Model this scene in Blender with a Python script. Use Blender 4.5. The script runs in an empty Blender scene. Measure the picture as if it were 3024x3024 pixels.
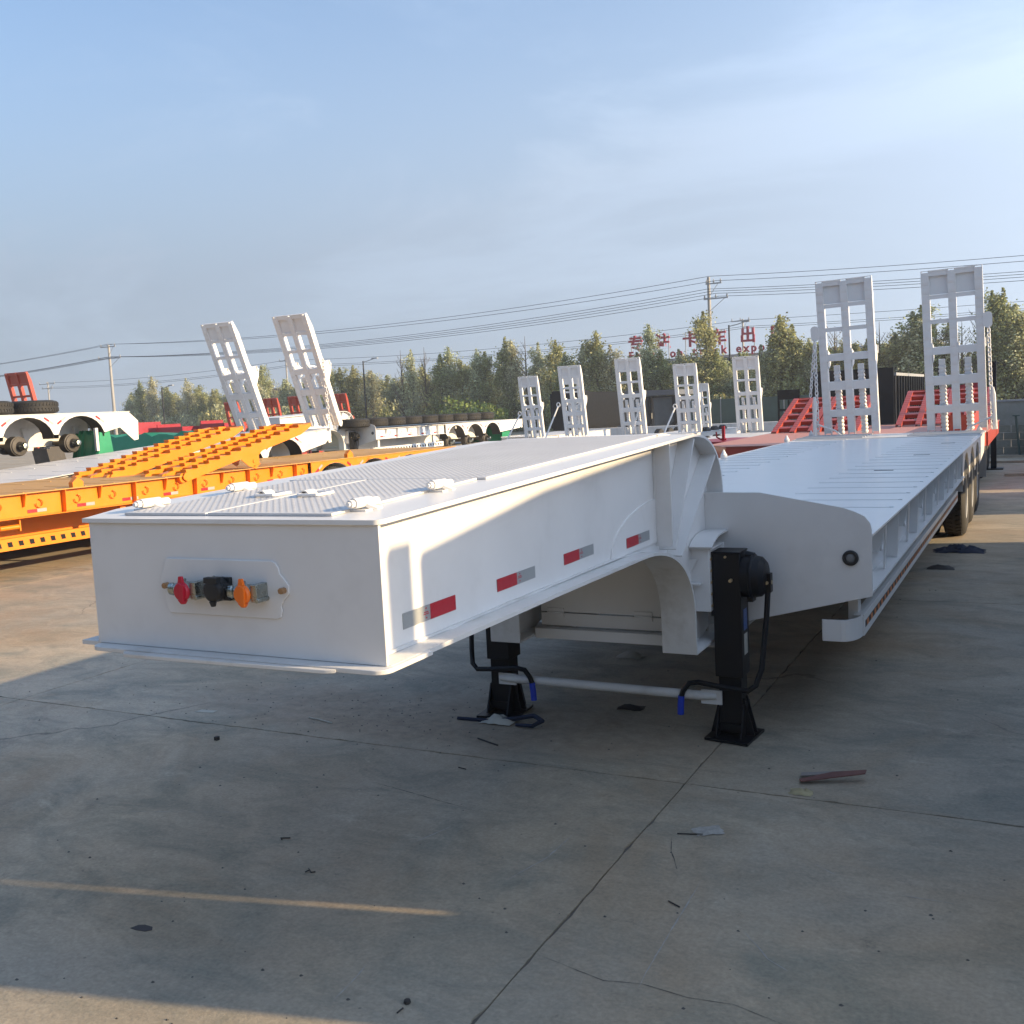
import bpy, math, random
from mathutils import Vector, Matrix
R = math.radians
random.seed(7)
sc = bpy.context.scene
C = sc.collection

# ---------------------------------------------------------------- camera
cam_d = bpy.data.cameras.new('camera')
cam_d.sensor_fit = 'HORIZONTAL'; cam_d.sensor_width = 36.0; cam_d.lens = 36.0 * 3027.0 / 3024.0
cam_d.clip_start = 0.05; cam_d.clip_end = 2000
cam = bpy.data.objects.new('camera', cam_d); C.objects.link(cam)
roll, pitch, yaw = R(2.8624), R(5.7307), R(27.3585)
right = Vector((math.cos(yaw), math.sin(yaw), 0)); fwd_h = Vector((-math.sin(yaw), math.cos(yaw), 0)); up0 = Vector((0, 0, 1))
fw = fwd_h * math.cos(pitch) - up0 * math.sin(pitch)
up = fwd_h * math.sin(pitch) + up0 * math.cos(pitch)
cr, sr = math.cos(roll), math.sin(roll)
rx = right * cr - up * sr
uy = right * sr + up * cr
m = Matrix((rx, uy, -fw)).transposed().to_4x4()
m.translation = Vector((2.245, -2.39, 1.92))
cam.matrix_world = m
sc.camera = cam

# ---------------------------------------------------------------- world, sun, exposure
SUN_EL, SUN_AZ = R(18.0), R(13.5)          # azimuth from +X towards +Y
w = bpy.data.worlds.new('World'); sc.world = w; w.use_nodes = True
nt = w.node_tree; nt.nodes.clear()
def N(t, **k):
    n = nt.nodes.new(t)
    for a, b in k.items(): setattr(n, a, b)
    return n
sky = N('ShaderNodeTexSky'); sky.sky_type = 'NISHITA'; sky.sun_disc = False
sky.sun_elevation = SUN_EL; sky.sun_rotation = math.pi / 2 - SUN_AZ
sky.altitude = 50; sky.air_density = 1.0; sky.dust_density = 1.2; sky.ozone_density = 3.0
bg = N('ShaderNodeBackground'); bg.inputs['Strength'].default_value = 0.125
out = N('ShaderNodeOutputWorld')
# thin haze and cirrus over the blue: paler towards the horizon and towards the sun
tc = N('ShaderNodeTexCoord'); mp = N('ShaderNodeMapping'); mp.inputs['Scale'].default_value = (1.0, 1.3, 4.0)
def wl(a, b): nt.links.new(a, b)
def wmr(v, a, b_, c, d, smooth=False):
    n = N('ShaderNodeMapRange'); n.interpolation_type = 'SMOOTHSTEP' if smooth else 'LINEAR'
    for i, q in enumerate((a, b_, c, d)): n.inputs[i + 1].default_value = q
    wl(v, n.inputs[0]); return n.outputs[0]
def wmath(op, a, b_):
    n = N('ShaderNodeMath'); n.operation = op
    for i, q in enumerate((a, b_)):
        if isinstance(q, float): n.inputs[i].default_value = q
        else: wl(q, n.inputs[i])
    return n.outputs[0]
nz = N('ShaderNodeTexNoise'); nz.inputs['Scale'].default_value = 1.7; nz.inputs['Detail'].default_value = 7; nz.inputs['Roughness'].default_value = 0.6; nz.inputs['Distortion'].default_value = 0.5
wl(tc.outputs['Generated'], mp.inputs['Vector']); wl(mp.outputs[0], nz.inputs['Vector'])
sep = N('ShaderNodeSeparateXYZ'); wl(tc.outputs['Generated'], sep.inputs[0])
dt = N('ShaderNodeVectorMath'); dt.operation = 'DOT_PRODUCT'; dt.inputs[1].default_value = (math.cos(SUN_AZ), math.sin(SUN_AZ), 0); wl(tc.outputs['Generated'], dt.inputs[0])
side = wmr(dt.outputs['Value'], -0.75, 0.45, 0.0, 1.0)
hor = wmr(sep.outputs[2], 0.50, 0.03, 0.0, 1.0, True)
cl = wmr(nz.outputs[0], 0.46, 0.66, 0.0, 1.0, True)
fac = wmath('MINIMUM', wmath('ADD', wmath('ADD', wmath('MULTIPLY', side, 0.44), wmath('MULTIPLY', hor, 0.98)), wmath('MULTIPLY', cl, 0.12)), 0.96)
aur = wmath('POWER', wmr(dt.outputs['Value'], -0.2, 1.0, 0.0, 1.0), 2.0)
bright = wmath('ADD', wmr(dt.outputs['Value'], -1.0, 1.0, 0.68, 1.50), wmath('ADD', wmath('MULTIPLY', aur, 2.0), wmath('MULTIPLY', cl, 0.13)))
hc = N('ShaderNodeMix', data_type='RGBA'); hc.inputs[6].default_value = (2.2, 2.75, 3.6, 1); hc.inputs[7].default_value = (1.85, 2.2, 2.70, 1); wl(hor, hc.inputs[0])
vm = N('ShaderNodeVectorMath'); vm.operation = 'SCALE'; wl(hc.outputs[2], vm.inputs[0]); wl(bright, vm.inputs['Scale'])
mix2 = N('ShaderNodeMix', data_type='RGBA'); wl(fac, mix2.inputs[0]); wl(sky.outputs[0], mix2.inputs[6]); wl(vm.outputs[0], mix2.inputs[7])
wl(mix2.outputs[2], bg.inputs['Color']); wl(bg.outputs[0], out.inputs['Surface'])
sun_d = bpy.data.lights.new('sun', 'SUN'); sun_d.energy = 4.6; sun_d.angle = R(0.6); sun_d.color = (1.0, 0.74, 0.42)
sun = bpy.data.objects.new('sun', sun_d); C.objects.link(sun)
sdir = Vector((math.cos(SUN_EL) * math.cos(SUN_AZ), math.cos(SUN_EL) * math.sin(SUN_AZ), math.sin(SUN_EL)))
sun.rotation_euler = sdir.to_track_quat('Z', 'Y').to_euler(); sun.location = (30, 10, 30)
sc.view_settings.view_transform = 'Standard'; sc.view_settings.look = 'None'
sc.view_settings.exposure = 1.0; sc.view_settings.gamma = 1.0; sc.view_settings.use_curve_mapping = False
sc.cycles.max_bounces = 6; sc.cycles.diffuse_bounces = 3; sc.cycles.glossy_bounces = 3; sc.cycles.transparent_max_bounces = 6

# ---------------------------------------------------------------- materials
MATS = {}
def mat(name, col, rough=0.5, metal=0.0, var=0.0, vscale=6.0, bump=0.0, bscale=40.0, dirt=0.0, dirtcol=(0.22, 0.19, 0.16), coat=0.0, spec=0.5, rand=0.0, stretch=None):
    if name in MATS: return MATS[name]
    m = bpy.data.materials.new(name); m.use_nodes = True; t = m.node_tree; b = t.nodes['Principled BSDF']
    b.inputs['Base Color'].default_value = (*col, 1); b.inputs['Roughness'].default_value = rough; b.inputs['Metallic'].default_value = metal
    b.inputs['Specular IOR Level'].default_value = spec
    if coat: b.inputs['Coat Weight'].default_value = coat; b.inputs['Coat Roughness'].default_value = 0.15
    co = t.nodes.new('ShaderNodeTexCoord'); src = co.outputs['Object']
    if stretch:
        q = t.nodes.new('ShaderNodeMapping'); q.inputs['Scale'].default_value = stretch; t.links.new(src, q.inputs['Vector']); src = q.outputs[0]
    col_out = None
    if var > 0:
        n = t.nodes.new('ShaderNodeTexNoise'); n.inputs['Scale'].default_value = vscale; n.inputs['Detail'].default_value = 6; n.inputs['Roughness'].default_value = 0.65
        t.links.new(src, n.inputs['Vector'])
        mr = t.nodes.new('ShaderNodeMapRange'); mr.inputs[1].default_value = 0.3; mr.inputs[2].default_value = 0.7; mr.inputs[3].default_value = 1 - var; mr.inputs[4].default_value = 1 + var * 0.6
        t.links.new(n.outputs[0], mr.inputs[0])
        mm = t.nodes.new('ShaderNodeMix'); mm.data_type = 'RGBA'; mm.blend_type = 'MULTIPLY'; mm.inputs[0].default_value = 1
        mm.inputs[6].default_value = (*col, 1); t.links.new(mr.outputs[0], mm.inputs[7]); col_out = mm.outputs[2]
        r2 = t.nodes.new('ShaderNodeMapRange'); r2.inputs[3].default_value = max(0.05, rough - 0.12); r2.inputs[4].default_value = min(1, rough + 0.15)
        t.links.new(n.outputs[0], r2.inputs[0]); t.links.new(r2.outputs[0], b.inputs['Roughness'])
    if dirt > 0:
        n = t.nodes.new('ShaderNodeTexNoise'); n.inputs['Scale'].default_value = 2.6; n.inputs['Detail'].default_value = 9; n.inputs['Roughness'].default_value = 0.72
        t.links.new(src, n.inputs['Vector'])
        mr = t.nodes.new('ShaderNodeMapRange'); mr.inputs[1].default_value = 0.52; mr.inputs[2].default_value = 0.78; mr.inputs[3].default_value = 0; mr.inputs[4].default_value = dirt
        t.links.new(n.outputs[0], mr.inputs[0])
        mm = t.nodes.new('ShaderNodeMix'); mm.data_type = 'RGBA'; t.links.new(mr.outputs[0], mm.inputs[0])
        if col_out: t.links.new(col_out, mm.inputs[6])
        else: mm.inputs[6].default_value = (*col, 1)
        mm.inputs[7].default_value = (*dirtcol, 1); col_out = mm.outputs[2]
    if rand > 0:
        oi = t.nodes.new('ShaderNodeObjectInfo'); mr = t.nodes.new('ShaderNodeMapRange'); mr.inputs[3].default_value = 1 - rand; mr.inputs[4].default_value = 1 + rand
        t.links.new(oi.outputs['Random'], mr.inputs[0])
        mm = t.nodes.new('ShaderNodeMix'); mm.data_type = 'RGBA'; mm.blend_type = 'MULTIPLY'; mm.inputs[0].default_value = 1
        if col_out: t.links.new(col_out, mm.inputs[6])
        else: mm.inputs[6].default_value = (*col, 1)
        t.links.new(mr.outputs[0], mm.inputs[7]); col_out = mm.outputs[2]
    if col_out: t.links.new(col_out, b.inputs['Base Color'])
    if bump > 0:
        n = t.nodes.new('ShaderNodeTexNoise'); n.inputs['Scale'].default_value = bscale; n.inputs['Detail'].default_value = 4
        t.links.new(src, n.inputs['Vector'])
        bp = t.nodes.new('ShaderNodeBump'); bp.inputs['Strength'].default_value = bump; bp.inputs['Distance'].default_value = 0.01
        t.links.new(n.outputs[0], bp.inputs['Height']); t.links.new(bp.outputs[0], b.inputs['Normal'])
    MATS[name] = m
    return m
WHITE = mat('white_paint', (0.72, 0.712, 0.70), 0.38, var=0.05, vscale=2.2, bump=0.35, bscale=2.4, dirt=0.16, coat=0.2)
WHITEG = mat('white_deck_paint', (0.72, 0.71, 0.69), 0.34, var=0.05, vscale=2.2, bump=0.18, bscale=7, dirt=0.16, coat=0.1)
WHITED = mat('white_dusty_paint', (0.62, 0.615, 0.60), 0.5, var=0.06, vscale=6, dirt=0.75, dirtcol=(0.33, 0.30, 0.26), bump=0.15, bscale=30)
TREAD = mat('white_tread_paint', (0.58, 0.575, 0.57), 0.42, var=0.05, vscale=4, dirt=0.18)
YEL = mat('orange_yellow_paint', (0.72, 0.205, 0.004), 0.4, var=0.05, vscale=4, bump=0.06, bscale=8, dirt=0.12, dirtcol=(0.3, 0.16, 0.05), coat=0.2)
YELD = mat('dusty_yellow_deck', (0.50, 0.27, 0.07), 0.55, var=0.10, vscale=5, dirt=0.5, dirtcol=(0.30, 0.19, 0.10))
REDO = mat('orange_red_paint', (0.38, 0.050, 0.028), 0.42, var=0.06, vscale=4, dirt=0.15, dirtcol=(0.25, 0.09, 0.06), coat=0.2)
REDD = mat('dusty_red_deck', (0.47, 0.20, 0.145), 0.5, var=0.08, vscale=4, dirt=0.3, dirtcol=(0.5, 0.3, 0.25))
CRIM = mat('crimson_paint', (0.27, 0.008, 0.022), 0.42, var=0.08, dirt=0.12)
BLACK = mat('black_paint', (0.006, 0.007, 0.010), 0.42, var=0.2, bump=0.1, bscale=20, dirt=0.10, dirtcol=(0.05, 0.045, 0.04), spec=0.3)
STEEL = mat('zinc_steel', (0.36, 0.39, 0.37), 0.25, metal=0.95, var=0.15, vscale=30)
RUST = mat('brass_bolt', (0.42, 0.25, 0.13), 0.45, metal=0.6, var=0.25, vscale=60)
GOLDB = mat('passivated_bolt', (0.60, 0.48, 0.30), 0.35, metal=0.7, var=0.2, vscale=60)
RCAP = mat('red_plastic', (0.50, 0.01, 0.035), 0.35, var=0.05)
OCAP = mat('orange_plastic', (0.85, 0.17, 0.012), 0.35, var=0.05)
BPL = mat('black_plastic', (0.010, 0.012, 0.015), 0.45, var=0.1, bump=0.15, bscale=200)
BLUE = mat('blue_grip', (0.010, 0.045, 0.45), 0.45, var=0.1)
RTAPE = mat('red_reflective_film', (0.42, 0.008, 0.02), 0.3, var=0.08, vscale=80, bump=0.25, bscale=500)
STAPE = mat('silver_reflective_film', (0.30, 0.315, 0.32), 0.32, var=0.12, vscale=140, bump=0.3, bscale=500)
RUB = mat('tyre_rubber', (0.018, 0.0175, 0.017), 0.75, var=0.25, vscale=12, dirt=0.14, dirtcol=(0.10, 0.085, 0.07))
DRUM = mat('underbody_dark', (0.045, 0.040, 0.036), 0.6, var=0.25, vscale=20, dirt=0.3)
TARP = mat('green_tarpaulin', (0.015, 0.24, 0.12), 0.45, var=0.15, vscale=3, bump=0.4, bscale=6)
GREYM = mat('galvanised_grey', (0.28, 0.29, 0.30), 0.5, var=0.1, vscale=8)
LAMPW = mat('clear_lamp_lens', (0.16, 0.165, 0.17), 0.2, var=0.1)
HAZ = mat('hazard_orange', (0.65, 0.20, 0.04), 0.4, var=0.1)
POLE = mat('pole_concrete', (0.33, 0.32, 0.30), 0.85, var=0.12, vscale=3, bump=0.2)
WIRE = mat('wire_black', (0.03, 0.035, 0.045), 0.6)
BARK = mat('bark', (0.115, 0.095, 0.07), 0.9, var=0.3, vscale=5, bump=0.4)
def leafmat(name, col):
    if name in MATS: return MATS[name]
    m = bpy.data.materials.new(name); m.use_nodes = True; t = m.node_tree; b = t.nodes['Principled BSDF']
    b.inputs['Roughness'].default_value = 0.55
    g = t.nodes.new('ShaderNodeNewGeometry'); hs = t.nodes.new('ShaderNodeHueSaturation'); hs.inputs['Color'].default_value = (*col, 1)
    a = t.nodes.new('ShaderNodeMapRange'); a.inputs[3].default_value = 0.55; a.inputs[4].default_value = 1.75; t.links.new(g.outputs['Random Per Island'], a.inputs[0]); t.links.new(a.outputs[0], hs.inputs['Value'])
    oi = t.nodes.new('ShaderNodeObjectInfo'); a2 = t.nodes.new('ShaderNodeMapRange'); a2.inputs[3].default_value = 0.475; a2.inputs[4].default_value = 0.52; t.links.new(oi.outputs['Random'], a2.inputs[0]); t.links.new(a2.outputs[0], hs.inputs['Hue'])
    t.links.new(hs.outputs[0], b.inputs['Base Color'])
    tr = t.nodes.new('ShaderNodeBsdfTranslucent'); t.links.new(hs.outputs[0], tr.inputs['Color'])
    ms = t.nodes.new('ShaderNodeMixShader'); ms.inputs[0].default_value = 0.35
    t.links.new(b.outputs[0], ms.inputs[1]); t.links.new(tr.outputs[0], ms.inputs[2]); t.links.new(ms.outputs[0], t.nodes['Material Output'].inputs['Surface'])
    MATS[name] = m; return m
LEAF = leafmat('poplar_leaf', (0.27, 0.285, 0.125)); LEAF2 = leafmat('pale_leaf', (0.39, 0.40, 0.24)); LEAF3 = leafmat('bright_leaf', (0.14, 0.19, 0.045))

def concrete(name):
    m = bpy.data.materials.new(name); m.use_nodes = True; t = m.node_tree; b = t.nodes['Principled BSDF']; L = t.links.new
    g = t.nodes.new('ShaderNodeNewGeometry'); P = g.outputs['Position']
    def noise(sc_, det, rgh, scale=None, dist=0):
        v = P
        if scale:
            q = t.nodes.new('ShaderNodeMapping'); q.inputs['Scale'].default_value = scale[:3]
            if len(scale) > 3: q.inputs['Rotation'].default_value = (0, 0, scale[3])
            L(P, q.inputs['Vector']); v = q.outputs[0]
        n = t.nodes.new('ShaderNodeTexNoise'); n.inputs['Scale'].default_value = sc_; n.inputs['Detail'].default_value = det; n.inputs['Roughness'].default_value = rgh; n.inputs['Distortion'].default_value = dist
        L(v, n.inputs['Vector']); return n.outputs[0]
    def mr(v, a, b_, c, d):
        n = t.nodes.new('ShaderNodeMapRange'); n.inputs[1].default_value = a; n.inputs[2].default_value = b_; n.inputs[3].default_value = c; n.inputs[4].default_value = d; L(v, n.inputs[0]); return n.outputs[0]
    def mixc(f, c1, c2, blend='MIX'):
        n = t.nodes.new('ShaderNodeMix'); n.data_type = 'RGBA'; n.blend_type = blend
        if isinstance(f, float): n.inputs[0].default_value = f
        else: L(f, n.inputs[0])
        for i, c in ((6, c1), (7, c2)):
            if isinstance(c, tuple): n.inputs[i].default_value = (*c, 1)
            else: L(c, n.inputs[i])
        return n.outputs[2]
    big = noise(0.45, 6, 0.6, dist=0.6); mid = noise(1.6, 8, 0.68, (1, 1.7, 1, 0.4), 0.8); fine = noise(60, 4, 0.6)
    c = mixc(mr(big, 0.36, 0.64, 0, 1), (0.30, 0.275, 0.24), (0.41, 0.365, 0.305))
    c = mixc(mr(mid, 0.44, 0.66, 0, 0.85), c, (0.205, 0.215, 0.20))
    c = mixc(mr(noise(0.33, 7, 0.66, (1, 1.3, 1, 1.9), 1.1), 0.50, 0.66, 0, 0.7), c, (0.30, 0.24, 0.18))
    c = mixc(mr(noise(3.5, 9, 0.78, (1, 2.2, 1, 0.2), 1.0), 0.56, 0.70, 0, 0.45), c, (0.16, 0.155, 0.145))
    c = mixc(mr(noise(0.9, 9, 0.75, (1.0, 2.6, 1, -0.5), 1.2), 0.60, 0.70, 0, 0.5), c, (0.52, 0.48, 0.42))
    c = mixc(mr(noise(0.7, 7, 0.7, (1.6, 1, 1, 0.9), 1.5), 0.62, 0.74, 0, 0.6), c, (0.15, 0.14, 0.13))
    # tyre scuffs and pale scratches
    c = mixc(mr(noise(2.0, 3, 0.5, (0.25, 14, 1, 0.95), 0.3), 0.74, 0.78, 0, 0.35), c, (0.50, 0.48, 0.44))
    c = mixc(mr(noise(1.3, 4, 0.55, (0.22, 9, 1, 0.35), 0.4), 0.70, 0.78, 0, 0.5), c, (0.12, 0.115, 0.11))
    c = mixc(1.0, c, mr(noise(17, 9, 0.75, (1, 1.15, 1, 0.7), 0.6), 0.30, 0.70, 0.86, 1.12), 'MULTIPLY')
    c = mixc(mr(noise(5.5, 10, 0.8, (1, 1.5, 1, -0.3), 0.5), 0.60, 0.67, 0, 0.5), c, (0.12, 0.11, 0.10))
    c = mixc(mr(noise(4.2, 10, 0.8, (1, 1.5, 1, 1.3), 0.5), 0.63, 0.69, 0, 0.45), c, (0.50, 0.46, 0.40))
    sp = t.nodes.new('ShaderNodeTexVoronoi'); sp.inputs['Scale'].default_value = 7.0; L(P, sp.inputs['Vector'])
    c = mixc(mr(sp.outputs['Distance'], 0.025, 0.05, 0.6, 0), c, (0.09, 0.085, 0.08))
    c = mixc(1.0, c, mr(fine, 0.3, 0.7, 0.84, 1.12), 'MULTIPLY')
    # fine branching cracks
    vr = t.nodes.new('ShaderNodeTexVoronoi'); vr.feature = 'DISTANCE_TO_EDGE'; vr.inputs['Scale'].default_value = 0.36
    wv = t.nodes.new('ShaderNodeTexNoise'); wv.inputs['Scale'].default_value = 1.1; wv.inputs['Detail'].default_value = 6; L(P, wv.inputs['Vector'])
    va = t.nodes.new('ShaderNodeVectorMath'); va.operation = 'MULTIPLY_ADD'; va.inputs[1].default_value = (0.9, 0.9, 0.9); L(wv.outputs['Color'], va.inputs[0]); L(P, va.inputs[2]); L(va.outputs[0], vr.inputs['Vector'])
    gate = mr(noise(0.30, 2, 0.5), 0.54, 0.60, 0, 1)
    ck = mr(vr.outputs['Distance'], 0.0, 0.0055, 0.7, 0)
    mm = t.nodes.new('ShaderNodeMath'); mm.operation = 'MULTIPLY'; L(gate, mm.inputs[0]); L(ck, mm.inputs[1])
    c = mixc(mm.outputs[0], c, (0.07, 0.065, 0.06))
    # sandy dirt gathered along the cross joint under the gooseneck
    sx_ = t.nodes.new('ShaderNodeSeparateXYZ'); L(P, sx_.inputs[0])
    def m2(op, a, b_):
        n = t.nodes.new('ShaderNodeMath'); n.operation = op
        for i, q in enumerate((a, b_)):
            if isinstance(q, float): n.inputs[i].default_value = q
            else: L(q, n.inputs[i])
        return n.outputs[0]
    ex = m2('POWER', m2('DIVIDE', m2('SUBTRACT', sx_.outputs[0], -1.2), 2.3), 2.0); ey = m2('POWER', m2('DIVIDE', m2('SUBTRACT', sx_.outputs[1], 2.95), 0.62), 2.0)
    em = mr(m2('ADD', m2('ADD', ex, ey), m2('MULTIPLY', noise(2.6, 8, 0.75), 1.6)), 1.0, 1.75, 1.0, 0.0)
    dirtc = mixc(mr(noise(11, 9, 0.8), 0.38, 0.66, 0, 1), (0.17, 0.14, 0.115), (0.33, 0.275, 0.22))
    c = mixc(m2('MULTIPLY', em, 0.8), c, dirtc)
    blu = mr(noise(0.38, 3, 0.5, (1, 1, 1, 2.6), 0.6), 0.42, 0.62, 0, 1)
    c = mixc(1.0, c, mixc(blu, (0.98, 0.95, 0.86), (1.02, 0.90, 0.72)), 'MULTIPLY')
    oi = t.nodes.new('ShaderNodeObjectInfo'); c = mixc(1.0, c, mr(oi.outputs['Random'], 0, 1, 0.93, 1.06), 'MULTIPLY')
    L(c, b.inputs['Base Color'])
    L(mr(mid, 0.3, 0.7, 0.62, 0.9), b.inputs['Roughness'])
    bp = t.nodes.new('ShaderNodeBump'); bp.inputs['Strength'].default_value = 0.7; bp.inputs['Distance'].default_value = 0.008
    ad = t.nodes.new('ShaderNodeMath'); ad.operation = 'MULTIPLY_ADD'; ad.inputs[1].default_value = 0.35; L(fine, ad.inputs[0]); L(mid, ad.inputs[2]); L(ad.outputs[0], bp.inputs['Height']); L(bp.outputs[0], b.inputs['Normal'])
    return m
CONC = concrete('yard_concrete')
SAND = mat('joint_grit', (0.13, 0.115, 0.10), 0.95, var=0.3, vscale=12, bump=0.5, bscale=60)

# ---------------------------------------------------------------- mesh helpers
class MB:
    def __init__(s): s.v = []; s.f = []
    def add(s, vs, fs):
        k = len(s.v); s.v += [tuple(v) for v in vs]; s.f += [tuple(i + k for i in f) for f in fs]; return s
    def box(s, x0, x1, y0, y1, z0, z1):
        return s.add([(x0, y0, z0), (x1, y0, z0), (x1, y1, z0), (x0, y1, z0), (x0, y0, z1), (x1, y0, z1), (x1, y1, z1), (x0, y1, z1)],
                     [(0, 3, 2, 1), (4, 5, 6, 7), (0, 1, 5, 4), (1, 2, 6, 5), (2, 3, 7, 6), (3, 0, 4, 7)])
    def prism(s, pts, axis, a0, a1):
        n = len(pts)
        def P(p, a):
            return (a, p[0], p[1]) if axis == 'x' else ((p[0], a, p[1]) if axis == 'y' else (p[0], p[1], a))
        vs = [P(p, a0) for p in pts] + [P(p, a1) for p in pts]
        area = sum(pts[i][0] * pts[(i + 1) % n][1] - pts[(i + 1) % n][0] * pts[i][1] for i in range(n))
        fs = [tuple(range(n - 1, -1, -1)), tuple(range(n, 2 * n))] + [(i, (i + 1) % n, n + (i + 1) % n, n + i) for i in range(n)]
        flip = (area < 0) != (axis == 'y') 
        if a1 < a0: flip = not flip
        if flip: fs = [tuple(reversed(f)) for f in fs]
        return s.add(vs, fs)
    def ribbon(s, path, x0, x1, t):
        # path of (y, z); thickness t towards the left-hand normal
        n = len(path); vs = []
        for i, (y, z) in enumerate(path):
            a = path[max(0, i - 1)]; b = path[min(n - 1, i + 1)]
            dy, dz = b[0] - a[0], b[1] - a[1]; l = math.hypot(dy, dz) or 1
            ny, nz_ = -dz / l * t, dy / l * t
            vs += [(x0, y, z), (x1, y, z), (x1, y + ny, z + nz_), (x0, y + ny, z + nz_)]
        fs = [(0, 1, 2, 3), tuple(4 * (n - 1) + q for q in (3, 2, 1, 0))]
        for i in range(n - 1):
            a, b = 4 * i, 4 * i + 4
            for q in range(4):
                r_ = (q + 1) % 4; fs.append((a + q, b + q, b + r_, a + r_))
        return s.add(vs, fs)
    def cyl(s, p0, p1, r0, r1=None, n=16, caps=True):
        r1 = r0 if r1 is None else r1
        p0 = Vector(p0); p1 = Vector(p1); d = (p1 - p0).normalized(); u = d.orthogonal().normalized(); v = d.cross(u)
        vs = []
        for p, r_ in ((p0, r0), (p1, r1)):
            for i in range(n):
                a = 2 * math.pi * i / n; vs.append(p + (u * math.cos(a) + v * math.sin(a)) * r_)
        fs = [(i, (i + 1) % n, n + (i + 1) % n, n + i) for i in range(n)]
        if caps: fs += [tuple(range(n - 1, -1, -1)), tuple(range(n, 2 * n))]
        return s.add(vs, fs)
    def lathe(s, prof, p, axis='x', n=24):
        # prof: (a along axis, radius)
        vs = []
        for a, r_ in prof:
            for i in range(n):
                t_ = 2 * math.pi * i / n; c_, q = r_ * math.cos(t_), r_ * math.sin(t_)
                vs.append({'x': (p[0] + a, p[1] + c_, p[2] + q), 'y': (p[0] + q, p[1] + a, p[2] + c_), 'z': (p[0] + c_, p[1] + q, p[2] + a)}[axis])
        fs = []
        for j in range(len(prof) - 1):
            for i in range(n): fs.append((j * n + i, j * n + (i + 1) % n, (j + 1) * n + (i + 1) % n, (j + 1) * n + i))
        fs.append(tuple(range(n - 1, -1, -1))); fs.append(tuple(len(vs) - n + i for i in range(n)))
        return s.add(vs, fs)
    def tube(s, pts, r, n=8, closed=False):
        P = [Vector(p) for p in pts]; k = len(P); vs = []; fs = []; u = None
        for i, p in enumerate(P):
            a = P[(i - 1) % k] if (closed or i > 0) else p; b = P[(i + 1) % k] if (closed or i < k - 1) else p
            d = (b - a).normalized()
            if u is None: u = d.orthogonal().normalized()
            u = (u - d * u.dot(d)); u = u.normalized() if u.length > 1e-6 else d.orthogonal().normalized()
            v = d.cross(u); rr = r[i] if isinstance(r, (list, tuple)) else r
            for j in range(n):
                t_ = 2 * math.pi * j / n; vs.append(p + (u * math.cos(t_) + v * math.sin(t_)) * rr)
        for i in range(k if closed else k - 1):
            for j in range(n):
                a, b = i * n, ((i + 1) % k) * n; fs.append((a + j, a + (j + 1) % n, b + (j + 1) % n, b + j))
        if not closed: fs += [tuple(range(n - 1, -1, -1)), tuple((k - 1) * n + j for j in range(n))]
        return s.add(vs, fs)
    def xf(s, mtx):
        s.v = [tuple(mtx @ Vector(v)) for v in s.v]; return s
    def mesh(s, name, angle=35):
        me = bpy.data.meshes.new(name); me.from_pydata(s.v, [], s.f); me.update()
        me.shade_smooth(); me.set_sharp_from_angle(angle=R(angle)); return me
CACHE = {}
def part(name, fn, material, parent=None, key=None, loc=(0, 0, 0), rot=(0, 0, 0), scl=(1, 1, 1), bevel=0.0, kind=None, label=None):
    k = (key, material.name) if key else None
    if k and k in CACHE: me = CACHE[k]
    else:
        b = fn() if callable(fn) else fn
        me = b.mesh(name); me.materials.append(material)
        if k: CACHE[k] = me
    o = bpy.data.objects.new(name, me); C.objects.link(o)
    if parent is not None: o.parent = parent
    o.location = loc; o.rotation_euler = rot; o.scale = scl
    if bevel: 
        bv = o.modifiers.new('bevel', 'BEVEL'); bv.width = bevel; bv.segments = 2; bv.limit_method = 'ANGLE'; bv.angle_limit = R(40)
    if kind: o['kind'] = kind
    if label: o['label'] = label
    return o
def thing(name, label, cat, loc=(0, 0, 0), rot=(0, 0, 0), group=None, scl=(1, 1, 1)):
    o = bpy.data.objects.new(name, None); C.objects.link(o); o.location = loc; o.rotation_euler = rot; o.scale = scl
    o['label'] = label; o['category'] = cat
    if group: o['group'] = group
    return o
def single(name, fn, material, label, cat, loc=(0, 0, 0), rot=(0, 0, 0), group=None, key=None, scl=(1, 1, 1)):
    o = part(name, fn, material, None, key, loc, rot, scl); o['label'] = label; o['category'] = cat
    if group: o['group'] = group
    return o
def rrect(x0, x1, y0, y1, r, n=5, corners=(1, 1, 1, 1)):
    pts = []
    for (cx, cy, a0, on) in ((x1 - r, y1 - r, 0, corners[0]), (x0 + r, y1 - r, 90, corners[1]), (x0 + r, y0 + r, 180, corners[2]), (x1 - r, y0 + r, 270, corners[3])):
        if on:
            for i in range(n + 1):
                a = R(a0 + 90 * i / n); pts.append((cx + r * math.cos(a), cy + r * math.sin(a)))
        else:
            a = R(a0 + 45); pts.append((cx + r * (1 if math.cos(a) > 0 else -1), cy + r * (1 if math.sin(a) > 0 else -1)))
    return pts

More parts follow.
